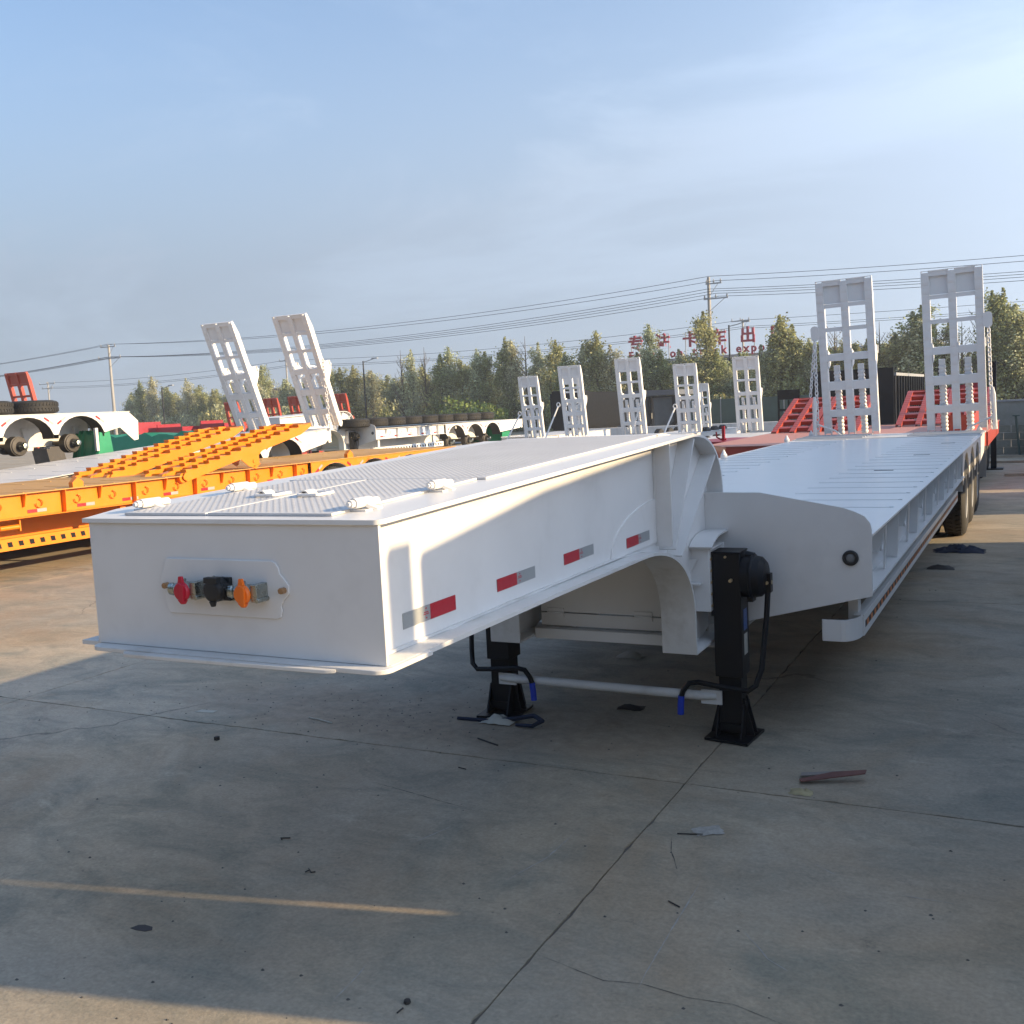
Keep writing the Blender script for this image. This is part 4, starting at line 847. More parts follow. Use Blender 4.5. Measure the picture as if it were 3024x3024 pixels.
# block wall at the far right
WALLM = mat('weathered_block', (.20, .20, .165), .9, var=.25, vscale=3, dirt=.6, dirtcol=(.09, .10, .06), rand=.15, bump=.4, bscale=20)
wl = thing('block_wall', 'weathered grey concrete block wall at the far right behind the trailers', 'wall', (0, 28.9, 0))
for r_ in range(4):
    for k in range(26):
        part('concrete_block', lambda: MB().box(.006, .384, 0, .2, .006, .194), WALLM, wl, key='blk', loc=(.2 + k * .39 + (r_ % 2) * .19, (k * 7 + r_ * 3) % 5 * .004, r_ * .2))
part('render_band', MB().box(.2, 10.4, .02, .18, .80, 1.45), mat('grey_render', (.24, .245, .22), .9, var=.2, vscale=2, dirt=.5, dirtcol=(.14, .15, .1)), wl)
part('coping', MB().box(.2, 10.4, -.02, .22, 1.451, 1.50), GREYM, wl)
rk = thing('red_grille', 'dark crimson slatted panel leaning on the block wall at the right edge', 'panel', (1.95, 28.45, 0), (R(-14), 0, 0))
for k in range(6): part('slat', lambda: MB().box(0, .11, 0, .05, 0, .72), CRIM, rk, key='gsl', loc=(k * .17, 0, 0))
part('frame', MB().box(-.05, 1.0, .051, .08, 0, .72), CRIM, rk)
gp = thing('prop_pole', 'dark green iron prop leaning at the block wall', 'post', (1.72, 28.6, 0)); part('shaft', MB().tube([(.06, 0, 0), (-.04, .05, 1.05)], .03, n=8), GF, gp); part('cap', MB().box(-.12, .06, .0, .1, 1.05, 1.08), GF, gp)
for (x, y, a, l) in ((1.9, 25.5, 0, 1.6), (2.2, 21.5, .1, 1.2), (1.7, 27.6, 0, 2.4)):
    single('scrap_timber', MB().box(-l / 2, l / 2, -.05, .05, 0, .06), mat('pale_timber', (.38, .33, .25), .8, var=.2), {25.5: 'middle', 21.5: 'nearest', 27.6: 'farthest'}[y] + ' pale scrap timber lying before the block wall', 'timber', (x, y, 0), (0, 0, a), group='scrap timber')

# ================================================================ distant building with roof lettering
BLD = mat('green_grey_cladding', (.055, .075, .055), .7, var=.15, vscale=.4)
bd = thing('warehouse', 'long dark green warehouse behind the trees with red roof lettering', 'building', (0, 100, 0))
part('wall', MB().box(-42, -6, 0, 12, 0, 6.0), BLD, bd); part('parapet', MB().box(-42.1, -5.9, -.1, 12.1, 6.0, 6.25), GREYM, bd)
for k in range(11): part('window', lambda: MB().box(0, 2.0, -.05, .0, 2.2, 4.2), GLASS, bd, key='bwin', loc=(-40.5 + 3.1 * k, 0, 0))
REDL = mat('sign_red', (.33, .012, .03), .5, var=.1)
def letter(txt, size, x, z, ex=.12):
    c = bpy.data.curves.new('letter', 'FONT'); c.body = txt; c.size = size; c.extrude = ex; c.offset = .028 * size; c.align_x = 'CENTER'; c.resolution_u = 2
    o = bpy.data.objects.new('tmp', c); C.objects.link(o); bpy.context.view_layer.update()
    me = bpy.data.meshes.new_from_object(o.evaluated_get(bpy.context.evaluated_depsgraph_get())); me.name = 'sign_letter'; me.materials.clear(); me.materials.append(REDL)
    bpy.data.objects.remove(o); o2 = bpy.data.objects.new('sign_letter', me); C.objects.link(o2); o2.location = (x, 99.5, z); o2.rotation_euler = (R(90), 0, 0); return o2
sg = thing('roof_sign', 'large red roof lettering on a frame above the warehouse', 'sign')
for i, ch in enumerate('专注卡车出口'):
    o = letter(ch, 1.62, -35.05 + 2.93 * i, 7.45); o.parent = sg; o['label'] = 'letter ' + ch
    part('letter_frame', lambda: MB().box(-.6, -.54, -.1, 0, -1.2, 1.35).box(.54, .6, -.1, 0, -1.2, 1.35).box(-.6, .6, -.1, 0, 1.30, 1.34), GREYM, sg, key='lfr', loc=(-35.05 + 2.93 * i, 99.8, 7.45))
x = -35.6
for ch in 'Focus on truck export':
    if ch != ' ': o = letter(ch, 1.15, x, 6.4, .08); o.parent = sg
    x += .755
# low houses
for (x, w_, z, lab) in ((-64.5, 4.5, 5.4, 'dark roofed house behind the trees right of the left ramps'), (-91, 8, 6.3, 'pale roofed house behind the left trees')):
    t = thing('house', lab, 'house', (x, 108, 0)); part('wall', MB().box(-w_ / 2, w_ / 2, 0, 6, 0, z - 1.2), GREYM, t); part('roof', MB().prism([(-w_ / 2 - .4, z - 1.2), (w_ / 2 + .4, z - 1.2), (w_ / 2 - .6, z), (-w_ / 2 + .6, z)], 'y', -.4, 6.4), ODK, t)
    part('window', MB().box(-1, 1, -.04, 0, 1.5, 3), GLASS, t)

# ================================================================ poles and wires
def upole(x, y, h, lab, arms, s_=1.0):
    t = thing('utility_pole', lab, 'pole', (x, y, 0), group='utility poles')
    part('shaft', MB().cyl((0, 0, 0), (0, 0, h), .20 * s_, .12 * s_, n=12), POLE, t)
    for (z, a, b_) in arms:
        ar = part('crossarm', MB().box(a, b_, -.20, -.12, z - .05, z + .05), GREYM, t)
        for q in (a + .08, b_ - .08, (a + b_) / 2): part('insulator', lambda: MB().lathe([(0, .035), (.05, .075), (.1, .05), (.15, .08), (.22, .04), (.3, .03)], (0, 0, 0), 'z', 8), GREYM, ar, key='insu', loc=(q, -.16, z + .05))
        part('strut', MB().tube([(b_ - .3, -.17, z - .05), (.05, -.15, z - 1.0)], .025, n=5), GREYM, t)
    return t
upole(-89.8, 80, 11.2, 'left utility pole with two crossarms above the left trees', [(11.0, -1.1, 1.2), (9.7, -1.6, 1.9)])
upole(-21.5, 80, 11.7, 'tall utility pole in front of the roof lettering', [(11.15, -.2, 1.1), (9.95, -.4, 1.6)])
upole(-26.5, 110, 10.4, 'smaller utility pole between two roof letters', [(10.2, -1.2, .8)], .8)
upole(-89.6, 110, 10.4, 'far wooden pole between the two tall left ramps', [(10.0, -1.0, 1.0)], .8)
upole(-137.5, 110, 9.8, 'far pole at the left edge above the tyres', [(9.5, -1.8, 1.8), (8.8, -1.2, 1.2)], .8)
def lamp(x, y, h, lab):
    t = thing('street_lamp', lab, 'lamp', (x, y, 0), group='street lamps')
    part('post', MB().cyl((0, 0, 0), (0, 0, h), .10, .06, n=8), BLACK, t); part('arm', MB().tube([(0, 0, h - .1), (.6, 0, h), (1.2, 0, h + .15)], .035, n=5), GREYM, t); part('lamp_head', MB().box(1.0, 1.6, -.12, .12, h + .13, h + .22), GREYM, t)
lamp(-18.6, 75, 7.4, 'thin dark street lamp right of the tall utility pole'); lamp(-52.2, 75, 6.9, 'thin street lamp over the trees right of the left ramps')
lamp(-78.2, 76, 5.9, 'thin street lamp at the left trees')
def wire(p0, p1, sag, r=.024, lab='overhead power wire'):
    P0 = Vector(p0); P1 = Vector(p1); pts = []
    for i in range(25):
        t_ = i / 24; pts.append(P0.lerp(P1, t_) - Vector((0, 0, sag * 4 * t_ * (1 - t_))))
    o = single('overhead_wire', MB().tube(pts, r, n=4), WIRE, lab, 'wire', group='overhead wires')
for (xo, zl, zr, sg_) in ((0, 11.3, 11.75, 1.1), (.9, 11.25, 11.35, 1.1), (-.4, 9.9, 10.75, 1.15), (.4, 9.9, 10.55, 1.2), (1.0, 9.85, 10.35, 1.2), (1.5, 9.8, 10.1, 1.2)):
    wi = wi + 1 if 'wi' in globals() else 0
    wn_ = ('topmost', 'second', 'third', 'fourth', 'fifth', 'lowest')[wi] + ' of the six thick wires '
    wire((-89.8 + xo, 79.85, zl), (-21.4 + xo * .5, 79.85, zr), sg_, lab=wn_ + 'between the left pole and the tall pole')
    wire((-21.4 + xo * .5, 79.85, zr), (45, 79.85, zr + (.1 if zl > 11 else -.2)), 1.0, lab=wn_ + 'running right from the tall pole'); wire((-160, 79.85, zl - .2), (-89.8 + xo, 79.85, zl), 1.2, lab=wn_ + 'running left from the left pole')
for z in (10.2, 9.5, 9.3):
    wn_ = {10.2: 'upper', 9.5: 'middle', 9.3: 'lower'}[z] + ' thin far wire '
    wire((-137.5, 110, z - .5), (-89.6, 110, z - .1), .6, .028, wn_ + 'left of the two tall left ramps'); wire((-89.6, 110, z - .1), (-26.5, 110, z + .1), .8, .028, wn_ + 'between the left ramps and the roof letters'); wire((-26.5, 110, z + .1), (40, 110, z + .1), .5, .028, wn_ + 'right of the roof letters')

# ================================================================ trees
def tree_meshes(seed, h, kind):
    rnd = random.Random(seed); tb = MB(); lv = MB()
    tb.tube([(0, 0, 0), (rnd.uniform(-.1, .1), 0, h * .35), (rnd.uniform(-.15, .15), 0, h * .7), (0, 0, h * .97)], [.13, .10, .055, .012], n=6)
    tips = []
    nb = 26 if kind != 'bare' else 34
    for i in range(nb):
        z0 = h * rnd.uniform(.06, .85); a = rnd.uniform(0, 2 * math.pi); fr = 1 - z0 / h
        l = h * (.10 + .22 * fr) * rnd.uniform(.6, 1.15); el = R(rnd.uniform(48, 72)) if kind != 'bare' else R(rnd.uniform(35, 65))
        d = Vector((math.cos(a) * math.cos(el), math.sin(a) * math.cos(el), math.sin(el)))
        p0 = Vector((0, 0, z0)); p1 = p0 + d * l * .5 + Vector((rnd.uniform(-.08, .08), rnd.uniform(-.08, .08), 0)); p2 = p0 + d * l + Vector((0, 0, l * .18))
        tb.tube([p0, p1, p2], [.035 * (.4 + fr), .02 * (.5 + fr), .006], n=4); tips.append((p1, p2, l))
        m_ = 5 if kind != 'bare' else 9
        for k in range(m_):
            q = p0.lerp(p2, rnd.uniform(.25, 1)); a2 = rnd.uniform(0, 2 * math.pi); e = q + Vector((math.cos(a2) * .35, math.sin(a2) * .35, rnd.uniform(.2, .75))) * l * .42
            tb.tube([q, e], [.011, .004], n=3); tips.append((q, e, l * .5))
    nl = 0 if kind == 'bare' else (6500 if kind == 'full' else 5000)
    for i in range(nl):
        if rnd.random() < .75:
            a, b, l = rnd.choice(tips); c = a.lerp(b, rnd.uniform(.1, 1.08)); s_ = .10 + l * .13
            c = c + Vector((rnd.gauss(0, s_), rnd.gauss(0, s_), rnd.gauss(0, s_)))
        else:
            z = h * (rnd.random() ** 1.15) * 1.0; rr = h * .155 * (1 - (z / h) ** 1.6) + .06; a = rnd.uniform(0, 6.283); q = rr * math.sqrt(rnd.random()); c = Vector((q * math.cos(a), q * math.sin(a), z + .05))
        s_ = rnd.uniform(.045, .10); n1 = Vector((rnd.gauss(0, 1), rnd.gauss(0, 1), rnd.gauss(0, 1))).normalized(); u = n1.orthogonal().normalized() * s_; v = n1.cross(u) * .8
        lv.add([c + u, c + v, c - u, c - v], [(0, 1, 2, 3)])
    mt = tb.mesh('trunk'); mt.materials.append(BARK); ml = None
    if nl:
        ml = bpy.data.meshes.new('crown'); ml.from_pydata(lv.v, [], lv.f); ml.materials.append({'full': LEAF, 'pale': LEAF2}.get(kind, LEAF))
    return mt, ml
VAR = [tree_meshes(11 + i, 8.0, k) for i, k in enumerate(('full', 'pale', 'full', 'pale', 'full', 'bare', 'bare'))]
def tree(x, y, h, v, lab, grp='trees along the road'):
    mt, ml = VAR[v]; t = thing('bare_tree' if ml is None else 'poplar_tree', lab, 'tree', (x, y, 0), (0, 0, random.uniform(0, 6.28)), grp, (h / 8.0 * (random.uniform(.95, 1.1) if h > 7 else random.uniform(1.15, 1.5)),) * 2 + (h / 8.0,))
    for nm, me in (('trunk', mt), ('crown', ml)):
        if me is None: continue
        o = bpy.data.objects.new(nm, me); C.objects.link(o); o.parent = t
TREES = [(-101.6, 95, 8.0, 0), (-99.4, 95, 8.3, 0), (-96.8, 95, 6.9, 0), (-93.5, 95, 7.8, 0), (-91.4, 95, 6.8, 0), (-89.2, 95, 6.2, 0), (-83.1, 95, 7.8, 0), (-81.2, 95, 8.6, 0), (-79.5, 95, 7.1, 1), (-55.6, 76, 6.5, 0), (-54.1, 76, 6.6, 0), (-52.1, 76, 6.0, 0), (-48.8, 76, 7.9, 1), (-47.7, 76, 7.6, 0), (-46.3, 76, 8.0, 1), (-44.7, 76, 7.0, 0), (-43.8, 76, 7.5, 0), (-42.6, 76, 6.3, 0), (-41.0, 76, 7.2, 0), (-40.2, 76, 6.9, 0), (-38.2, 76, 8.0, 0), (-37.6, 76, 7.6, 0), (-36.3, 76, 8.2, 1), (-35.1, 76, 7.3, 0), (-33.5, 76, 7.4, 0), (-30.0, 70, 6.0, 0), (-28.5, 70, 6.5, 0), (-27.4, 70, 7.3, 0), (-26.3, 70, 6.3, 0), (-25.1, 70, 4.7, 1), (-24.2, 70, 5.6, 0), (-23.2, 70, 7.5, 0), (-22.4, 70, 5.6, 0), (-21.0, 70, 5.6, 0), (-19.1, 70, 8.1, 0), (-18.2, 70, 5.4, 0), (-17.3, 70, 4.2, 0), (-16.4, 70, 3.8, 0), (-13.6, 64, 5.2, 0), (-12.4, 64, 6.9, 0), (-11.6, 64, 6.3, 0), (-10.6, 64, 5.3, 0), (-9.8, 64, 5.1, 0), (-9.0, 64, 6.2, 1), (-8.2, 64, 5.2, 0), (-7.1, 64, 5.1, 0), (-6.4, 64, 6.3, 1), (-5.5, 64, 5.3, 0), (-4.5, 64, 6.5, 0), (-4.0, 64, 6.8, 0), (-3.2, 64, 6.0, 1), (-2.5, 64, 5.7, 0), (-1.8, 64, 5.9, 1), (-0.9, 64, 6.4, 1), (-0.2, 64, 7.3, 0), (0.4, 64, 7.4, 0), (1.0, 64, 6.4, 0), (1.4, 64, 5.9, 0)]
LAND = [(-100.5, 'the left utility pole'), (-88, 'the leftmost white ramp'), (-79, 'the second white ramp'), (-53, 'the street lamp'), (-44, 'the row of tyres'), (-38, 'the bright green bush'), (-29.5, 'the first ramp of the row'), (-26.5, 'the second ramp of the row'), (-22, 'the third ramp of the row'), (-19, 'the tall utility pole'), (-15.5, 'the roof letters'), (-11.5, 'the black cab guard'), (-7.5, 'the left tall ramp'), (-3.6, 'the stake bed'), (-.5, 'the right tall ramp'), (1.5, 'the right edge of the yard')]
SEEN = {}
def where(x, y):
    n_ = min(LAND, key=lambda q: abs(q[0] - x)); side_ = 'left of' if x < n_[0] - .6 else ('right of' if x > n_[0] + .6 else 'right behind')
    return side_ + ' ' + n_[1]
def unique(lab, h):
    for suffix in ('',) + tuple(', %s from the left' % q for q in ORD[1:]):
        if lab + suffix not in SEEN: SEEN[lab + suffix] = 1; return lab + suffix
    return lab
k = 0
for (x, y, h, b_) in TREES:
    tree(x, y, h, (5 + k % 2) if b_ else k % 5, unique(('bare twiggy tree ' if b_ else '%s%s poplar ' % ('tall ' if h > 7.4 else ('short ' if h < 5.6 else ''), ('dull green', 'pale leafed')[(k % 5) % 2])) + where(x, y), h)); k += 1
rnd = random.Random(5)
def line_y(x): return 97 if x < -75 else (80 if x < -32 else (73 if x < -16 else 67))
x = -108.0
while x < 6:
    y = line_y(x) + rnd.uniform(0, 4); hh = {97: 6.3, 80: 6.4, 73: 5.0, 67: 5.1}[line_y(x)] * rnd.uniform(.75, 1.08)
    if not (-78 < x < -60 and rnd.random() < .5): tree(x, y, hh, rnd.randrange(5), unique('second line poplar ' + where(x, y), hh), 'trees of the second line')
    x += rnd.uniform(.6, 1.0)
def bush(seed, n):
    rnd = random.Random(seed); lv = MB()
    blobs = [(rnd.uniform(-1, 1), rnd.uniform(-.6, .6), rnd.uniform(.3, 1.0), rnd.uniform(.4, .8)) for _ in range(7)]
    for i in range(n):
        bx, by, bz, br = rnd.choice(blobs); d = Vector((rnd.gauss(0, 1), rnd.gauss(0, 1), rnd.gauss(0, 1))).normalized() * br * rnd.random() ** .33
        c = Vector((bx, by, bz)) + d
        if c.z < 0: c.z = -c.z * .3
        s_ = rnd.uniform(.04, .09); n1 = Vector((rnd.gauss(0, 1), rnd.gauss(0, 1), rnd.gauss(0, 1))).normalized(); u = n1.orthogonal().normalized() * s_; v = n1.cross(u) * .8
        lv.add([c + u, c + v, c - u, c - v], [(0, 1, 2, 3)])
    return lv
def bushmesh(seed, m_):
    b = bush(seed, 1500); me = bpy.data.meshes.new('shrub'); me.from_pydata(b.v, [], b.f); me.materials.append(m_); return me
BM = [bushmesh(1, LEAF), bushmesh(2, LEAF), bushmesh(3, LEAF2), bushmesh(4, LEAF3)]
x = -110.0
while x < 6:
    y = line_y(x) - 2.5 + rnd.uniform(-.8, .8)
    o = bpy.data.objects.new('shrub', BM[rnd.randrange(3)]); C.objects.link(o); o.location = (x, y, -.05); s_ = rnd.uniform(1.1, 1.7); o.scale = (s_, s_, s_ * rnd.uniform(1.1, 1.7)); o.rotation_euler = (0, 0, rnd.uniform(0, 6))
    o['label'] = unique('dull green shrub ' + where(x, y), 1); o['category'] = 'shrub'; o['group'] = 'shrubs below the trees'
    x += rnd.uniform(1.0, 1.7)
for (x, y, s_) in ((-38.6, 70, 1.7), (-37.2, 70.5, 1.4)):
    o = bpy.data.objects.new('shrub', BM[3]); C.objects.link(o); o.location = (x, y, 0); o.scale = (s_, s_, s_ * 1.15); o['label'] = ('larger left' if s_ > 1.5 else 'smaller right') + ' bright fresh green bush beyond the row of tyres'; o['category'] = 'shrub'; o['group'] = 'bright bushes'

# ================================================================ litter on the yard
def rag(n, w_, h_, seed):
    rnd = random.Random(seed); b = MB(); vs = []
    for j in range(n):
        for i in range(n):
            u_, v_ = i / (n - 1) - .5, j / (n - 1) - .5; e = max(0, 1 - (u_ * u_ + v_ * v_) * 3.6)
            vs.append((u_ * w_ * (1 + rnd.uniform(-.1, .1)), v_ * w_ * .7 * (1 + rnd.uniform(-.15, .15)), .002 + e * h_ * rnd.uniform(.25, 1)))
    return b.add(vs, [(j * n + i, j * n + i + 1, (j + 1) * n + i + 1, (j + 1) * n + i) for j in range(n - 1) for i in range(n - 1)])
NAVY = mat('navy_cloth', (.012, .02, .045), .9, var=.3, vscale=10); CARD = mat('dull_cardboard', (.16, .075, .065), .85, var=.25, vscale=8); PAPER = mat('pale_paper', (.42, .40, .34), .8, var=.2, vscale=9); YP = mat('yellow_paper', (.36, .31, .18), .8, var=.3, vscale=15)
DK = mat('dark_scrap', (.03, .027, .025), .7, var=.3)
single('cloth_rag', rag(14, .55, .09, 1), NAVY, 'crumpled navy blue rag on the ground beside the rear wheels', 'rag', (1.42, 10.6, 0))
single('scrap_piece', rag(6, .26, .05, 2), DK, 'small black scrap on the ground in front of the navy rag', 'scrap', (1.31, 9.3, 0))
cb = MB().prism([(-.30, -.045), (.27, -.02), (.30, .03), (.0, .035), (-.30, .02)], 'z', 0, .006); cb.v = [(x, y, z + .035 * math.sin((x + .3) * 2.6) + abs(y) * .3) for x, y, z in cb.v]
single('cardboard_strip', cb, CARD, 'curled dull red cardboard strip lying at the right of the landing leg', 'cardboard', (1.34, 2.69, .0), (0, 0, R(22)), scl=(.55, .8, 1))
cb = MB().prism([(-.28, -.02), (.28, -.015), (.28, .015), (-.26, .02)], 'z', 0, .005)
single('cardboard_strip', cb, mat('grey_card', (.22, .2, .19), .8, var=.2), 'thin grey strip behind the curled red cardboard', 'cardboard', (1.30, 2.76, .012), (R(8), 0, R(26)), scl=(.5, .8, 1))
single('paper_scrap', rag(8, .11, .03, 4), YP, 'yellowish torn paper beside the red cardboard strip', 'paper', (1.22, 2.49, 0))
single('webbing_strap', MB().tube([(-.34, -.02, .008), (-.1, -.01, .01), (.05, .02, .03), (.16, .05, .05), (.24, .0, .04), (.20, -.05, .02), (.08, -.04, .012)], [.012, .014, .016, .016, .016, .014, .01], n=6), NAVY, 'coiled dark strap lying in front of the left landing foot', 'strap', (-.66, 3.02, 0))
single('torn_paper', rag(7, .2, .05, 6), PAPER, 'crumpled pale paper on the coiled dark strap', 'paper', (-.72, 3.03, .005))
single('torn_paper', rag(6, .2, .06, 7), PAPER, 'pale paper scrap lying under the gooseneck between the landing legs', 'paper', (-.52, 4.8, 0))
single('scrap_piece', rag(6, .16, .03, 8), DK, 'dark flat scrap between the two landing feet', 'scrap', (-.05, 3.55, 0))
single('torn_paper', MB().prism([(-.07, -.02), (.07, -.03), (.08, .02), (-.05, .03)], 'z', 0, .003), PAPER, 'flat white paper scrap on the sandy ground left of the gooseneck shadow', 'paper', (-2.74, 2.62, .0), (0, 0, .2))
single('thin_twig', MB().tube([(-.1, .02, .004), (0, 0, .006), (.12, -.03, .004)], .005, n=5), PAPER, 'pale Y shaped twig under the front of the gooseneck', 'twig', (-1.85, 2.70, 0))
single('flat_stick', MB().tube([(-.09, .04, .005), (0, 0, .005), (.08, -.03, .004)], .005, n=5), DK, 'dark crooked stick on the joint near the left landing foot', 'twig', (-.60, 2.66, 0))
single('patch_scrap', MB().prism([(-.045, -.012), (-.01, -.018), (.03, -.016), (.05, 0), (.035, .02), (-.005, .026), (-.03, .018)], 'z', 0, .0015), mat('tar_patch', (.045, .04, .04), .8, var=.3, vscale=30), 'dark tar spot at the lower left of the yard', 'stain', (-.83, .275, .0005), (0, 0, .1))
for i, (x, y, pts) in enumerate(((.885, 1.84, [(-.12, -.03), (.0, .0), (.06, .02)]), (-.52, .91, [(-.02, -.02), (-.015, .02), (.02, -.01), (.045, .01)]), (-.85, 1.14, [(.04, .03), (-.03, 0), (.0, -.02)]), (-.53, 2.23, [(-.04, .01), (.05, -.01)]), (1.0, 1.2, [(-.04, .02), (.05, -.03)]), (.41, .20, [(0, .02), (-.005, -.03)]))):
    single('metal_sliver', MB().tube([(a * .6, b_ * .6, .004) for a, b_ in pts], .003, n=5), DK, ['long dark sliver beside the pale spill right of the long joint', 'Z shaped metal sliver left of the long joint', 'bent V shaped sliver in the middle of the yard', 'short dark sliver below the landing leg shadow', 'thin sliver lying right of the long joint', 'short bent sliver by the small black nut at the bottom'][i], 'scrap', (x, y, 0), group='metal slivers')
single('rubber_nut', MB().lathe([(0, .010), (.003, .012), (.012, .011), (.013, .005)], (0, 0, 0), 'z', 10), DK, 'small round black nut near the bottom edge of the yard', 'nut', (.405, .245, 0))
single('dark_cube', MB().box(-.012, .012, -.012, .012, 0, .022), DK, 'tiny black cube on the ground left of the gooseneck front', 'scrap', (-2.22, 2.17, 0))
SCR = [([(1.04, 1.44), (1.05, 1.05), (1.07, .61)], .0035, 0), ([(.38, 1.65), (.37, 1.39), (.31, 1.15)], .005, 0), ([(.80, 1.78), (.84, 1.65), (.92, 1.49)], .003, 1), ([(1.42, 1.74), (1.52, 1.67)], .003, 0), ([(.66, .68), (.95, .61), (1.07, .64), (1.23, .62), (1.38, .64), (1.6, .58)], .0022, 1),
       ([(1.78, 1.58), (1.96, 1.58)], .003, 0), ([(-.26, 1.32), (-.19, 1.54)], .004, 0), ([(.17, .14), (.14, .39)], .004, 0), ([(1.3, 1.1), (1.42, .95), (1.5, .9)], .004, 0), ([(-1.9, 1.1), (-1.2, 1.35)], .0025, 0), ([(-.9, 1.9), (-.2, 1.75)], .003, 1)]
DUST = mat('lime_dust', (.33, .315, .285), .95, var=.3, vscale=25); CRK = mat('crack_grime', (.07, .065, .06), .95, var=.3)
def film(pts, w0, seed):
    rnd = random.Random(seed); b = MB(); P_ = []
    for (a, c_) in zip(pts[:-1], pts[1:]):
        n = max(3, int(math.dist(a, c_) / .025))
        for i in range(n): P_.append((a[0] + (c_[0] - a[0]) * i / n, a[1] + (c_[1] - a[1]) * i / n))
    P_.append(pts[-1]); vs = []; jx = 0
    for i, p in enumerate(P_):
        q = P_[min(i + 1, len(P_) - 1)]; o_ = P_[max(i - 1, 0)]; d = math.dist(q, o_) or 1; nx, ny = -(q[1] - o_[1]) / d, (q[0] - o_[0]) / d
        jx = jx * .8 + rnd.uniform(-.5, .5) * w0; wdt = w0 * rnd.uniform(.15, 1) * min(1, 4 * i / len(P_) + .1, 4 * (1 - i / len(P_)) + .1)
        vs += [(p[0] + nx * (jx + wdt), p[1] + ny * (jx + wdt), .0011), (p[0] + nx * (jx - wdt), p[1] + ny * (jx - wdt), .0011)]
    return b.add(vs, [(2 * i, 2 * i + 1, 2 * i + 3, 2 * i + 2) for i in range(len(P_) - 1)])
for i_, (pts, w_, mm_) in enumerate(SCR): part('scratch' if mm_ == 0 else 'crack', film(pts, w_, i_), CRK if mm_ else DUST, g)
single('lime_spill', rag(10, .13, .003, 12), DUST, 'pale crumbled lime spill right of the long joint', 'spill', (.93, 1.90, .001), (0, 0, .6))
def pebbles():
    rnd = random.Random(9); b = MB()
    for i in range(420):
        x, y = rnd.uniform(-4.5, 2.4), (rnd.random() ** 1.6) * 9 - 0.2; s_ = rnd.uniform(.003, .009); q = []
        if rnd.random() < .4: x, y = rnd.gauss(-1.6, 1.0), rnd.gauss(2.9, .35)
        for k_ in range(5): a = k_ * 1.2566 + rnd.random() * .5; q.append((x + s_ * math.cos(a), y + s_ * .8 * math.sin(a), 0.0))
        q.append((x, y, s_ * .7)); b.add(q, [(k_, (k_ + 1) % 5, 5) for k_ in range(5)])
    return b
o = part('pebbles', pebbles, mat('pebble_grey', (.09, .085, .08), .9, var=.4, vscale=3)); o['kind'] = 'stuff'; o['label'] = 'tiny stones and grit scattered over the concrete'

# ================================================================ unseen neighbours at the right, shapes made up to cast the long shadows
nb = thing('dump_trailer', 'unseen white tipper trailer at the right, shaped so its shadow covers the yard', 'trailer', (3.6, 0, 0), group='parked trailers')
BOUNCEP = mat('pale_bounce_paint', (.55, .55, .54), .45, var=.1)  # pale finish chosen so the unseen bodies bounce light onto the white side
part('side_wall', MB().prism([(1.08, 1.35), (1.08, 2.52), (2.0, 2.63), (2.8, 2.68), (4.8, 2.80), (16.25, 2.85), (16.25, 1.62), (11.9, 1.62), (11.9, 1.35), (1.69, 1.35), (1.65, 1.35), (1.65, 1.86), (1.62, 1.80), (1.615, 1.35)], 'x', 0, .08), BOUNCEP, nb)  # made-up profile and slot, set by the wanted shadow edge and streak
part('side_wall', MB().box(2.42, 2.50, 2.6, 11.9, 1.35, 2.5), BOUNCEP, nb); part('floor', MB().box(.081, 2.42, 2.6, 11.9, 1.2, 1.34), BOUNCEP, nb); part('end_wall', MB().box(.081, 1.4, 16.15, 16.24, 1.62, 2.7), BOUNCEP, nb)
part('shadow_post', MB().box(0, .1, .90, 1.015, 0, 2.56).box(0, .1, 1.0155, 1.079, 0, 2.2), BOUNCEP, nb); part('shadow_skirt', MB().box(.0, .05, 1.02, 1.57, 0.0, 1.34).box(0, .05, 1.5705, 1.6145, .0, 1.34).box(0, .05, 1.615, 1.65, .0, 1.13).box(0, .05, 1.6505, 1.68, .0, 1.34).box(0, .05, 1.68, 11.8, .1, 1.34), BOUNCEP, nb)  # post and skirt shaped to block sun, with slits for the streaks
for ya in (9.3, 10.6):
    for x in (.3, 2.2): part('tyre', tyre_mb, RUB, nb, key='tyre', loc=(x, ya, .5))
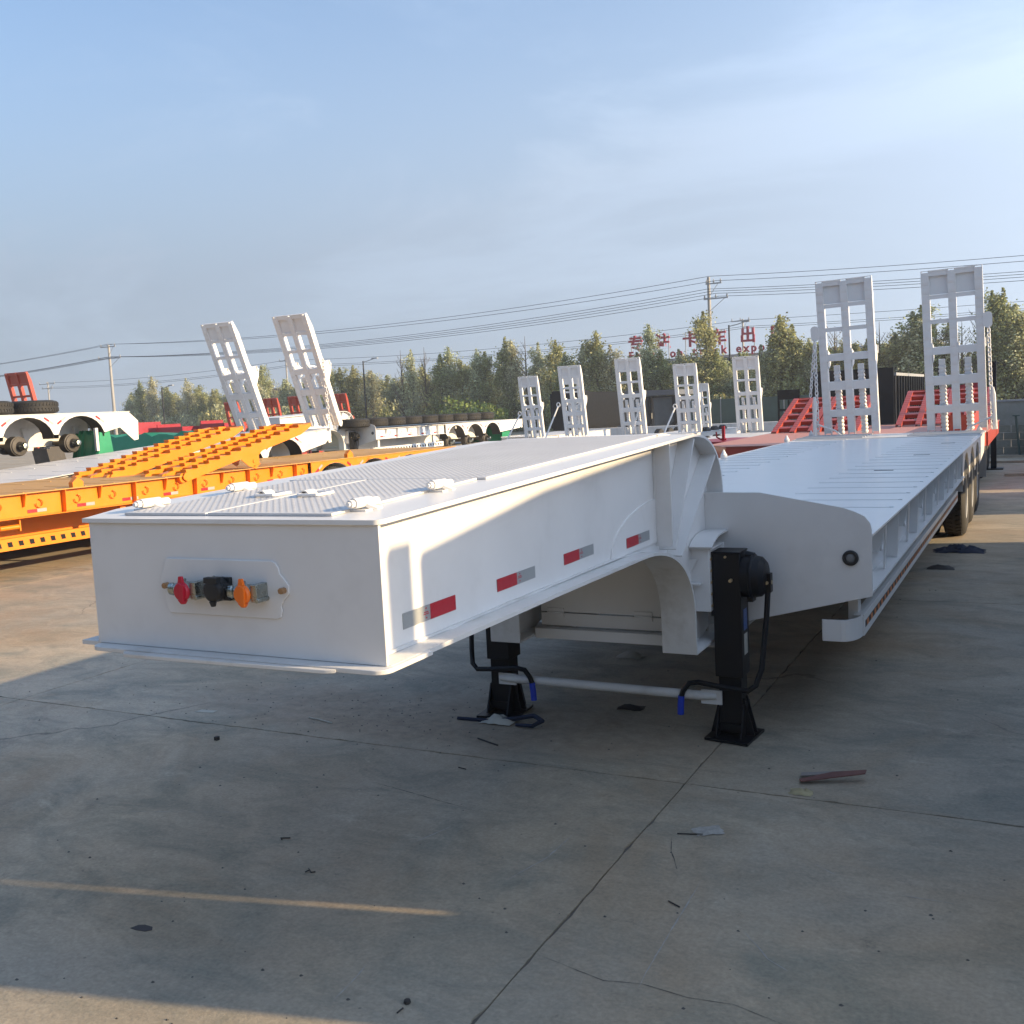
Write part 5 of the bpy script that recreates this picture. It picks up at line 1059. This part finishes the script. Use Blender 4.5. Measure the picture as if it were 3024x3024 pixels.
part('chassis', MB().box(.8, .95, 2.6, 11.8, .8, 1.19).box(1.55, 1.7, 2.6, 11.8, .8, 1.19).box(0, 1.4, 15.15, 18.3, .1, 1.3).box(.3, .4, 11.9, 16.2, 1.45, 1.6).box(0, 1.4, 19.2, 30, .1, 1.3), BOUNCEP, nb)  # the low rear boxes are added sun blockers, not chassis
ct = thing('shadow_container', 'unseen pale container added beyond the tipper trailer to block low sun', 'container', (7.2, 2.72, 0))  # added out of view to stop sun passing under the tipper
part('shell', MB().box(0, 2.44, 0, 8.8, .12, 2.55), BOUNCEP, ct); part('door', MB().box(.08, 1.2, -.03, 0, .2, 2.45), BOUNCEP, ct); part('door', MB().box(1.24, 2.36, -.03, 0, .2, 2.45), BOUNCEP, ct); part('corner_foot', MB().box(0, .2, 0, .2, 0, .12).box(2.24, 2.44, 0, .2, 0, .12).box(0, .2, 8.6, 8.8, 0, .12).box(2.24, 2.44, 8.6, 8.8, 0, .12), BOUNCEP, ct)

wk = thing('added_shed', 'unseen grey shed added behind the camera to cut the low sky', 'building', (2, -15, 0))  # added out of view; blocks low sky to darken front faces
part('wall', MB().box(-34, 30, -14, 0, 0, 7.2), ODK, wk); part('roof', MB().prism([(-14.5, 7.2), (.5, 7.2), (-7, 9.6)], 'x', -34.5, 30.5), GREYM, wk)
for k in range(8): part('door', lambda: MB().box(-2, 2, 0, .06, 0, 4.2), GF, wk, key='wkd', loc=(-29 + 8 * k, 0, 0))

# ================================================================ thin evening haze
hm = bpy.data.materials.new('haze_air'); hm.use_nodes = True; ht = hm.node_tree; ht.nodes.clear()
ho = ht.nodes.new('ShaderNodeOutputMaterial'); hv = ht.nodes.new('ShaderNodeVolumePrincipled'); hv.inputs['Color'].default_value = (.82, .89, 1.0, 1); hv.inputs['Density'].default_value = 0.0009; hv.inputs['Anisotropy'].default_value = 0.2
ht.links.new(hv.outputs[0], ho.inputs['Volume'])
hz_o = part('haze', MB().box(-305, 205, -65, 425, -1.1, 14.5), hm); hz_o['kind'] = 'stuff'
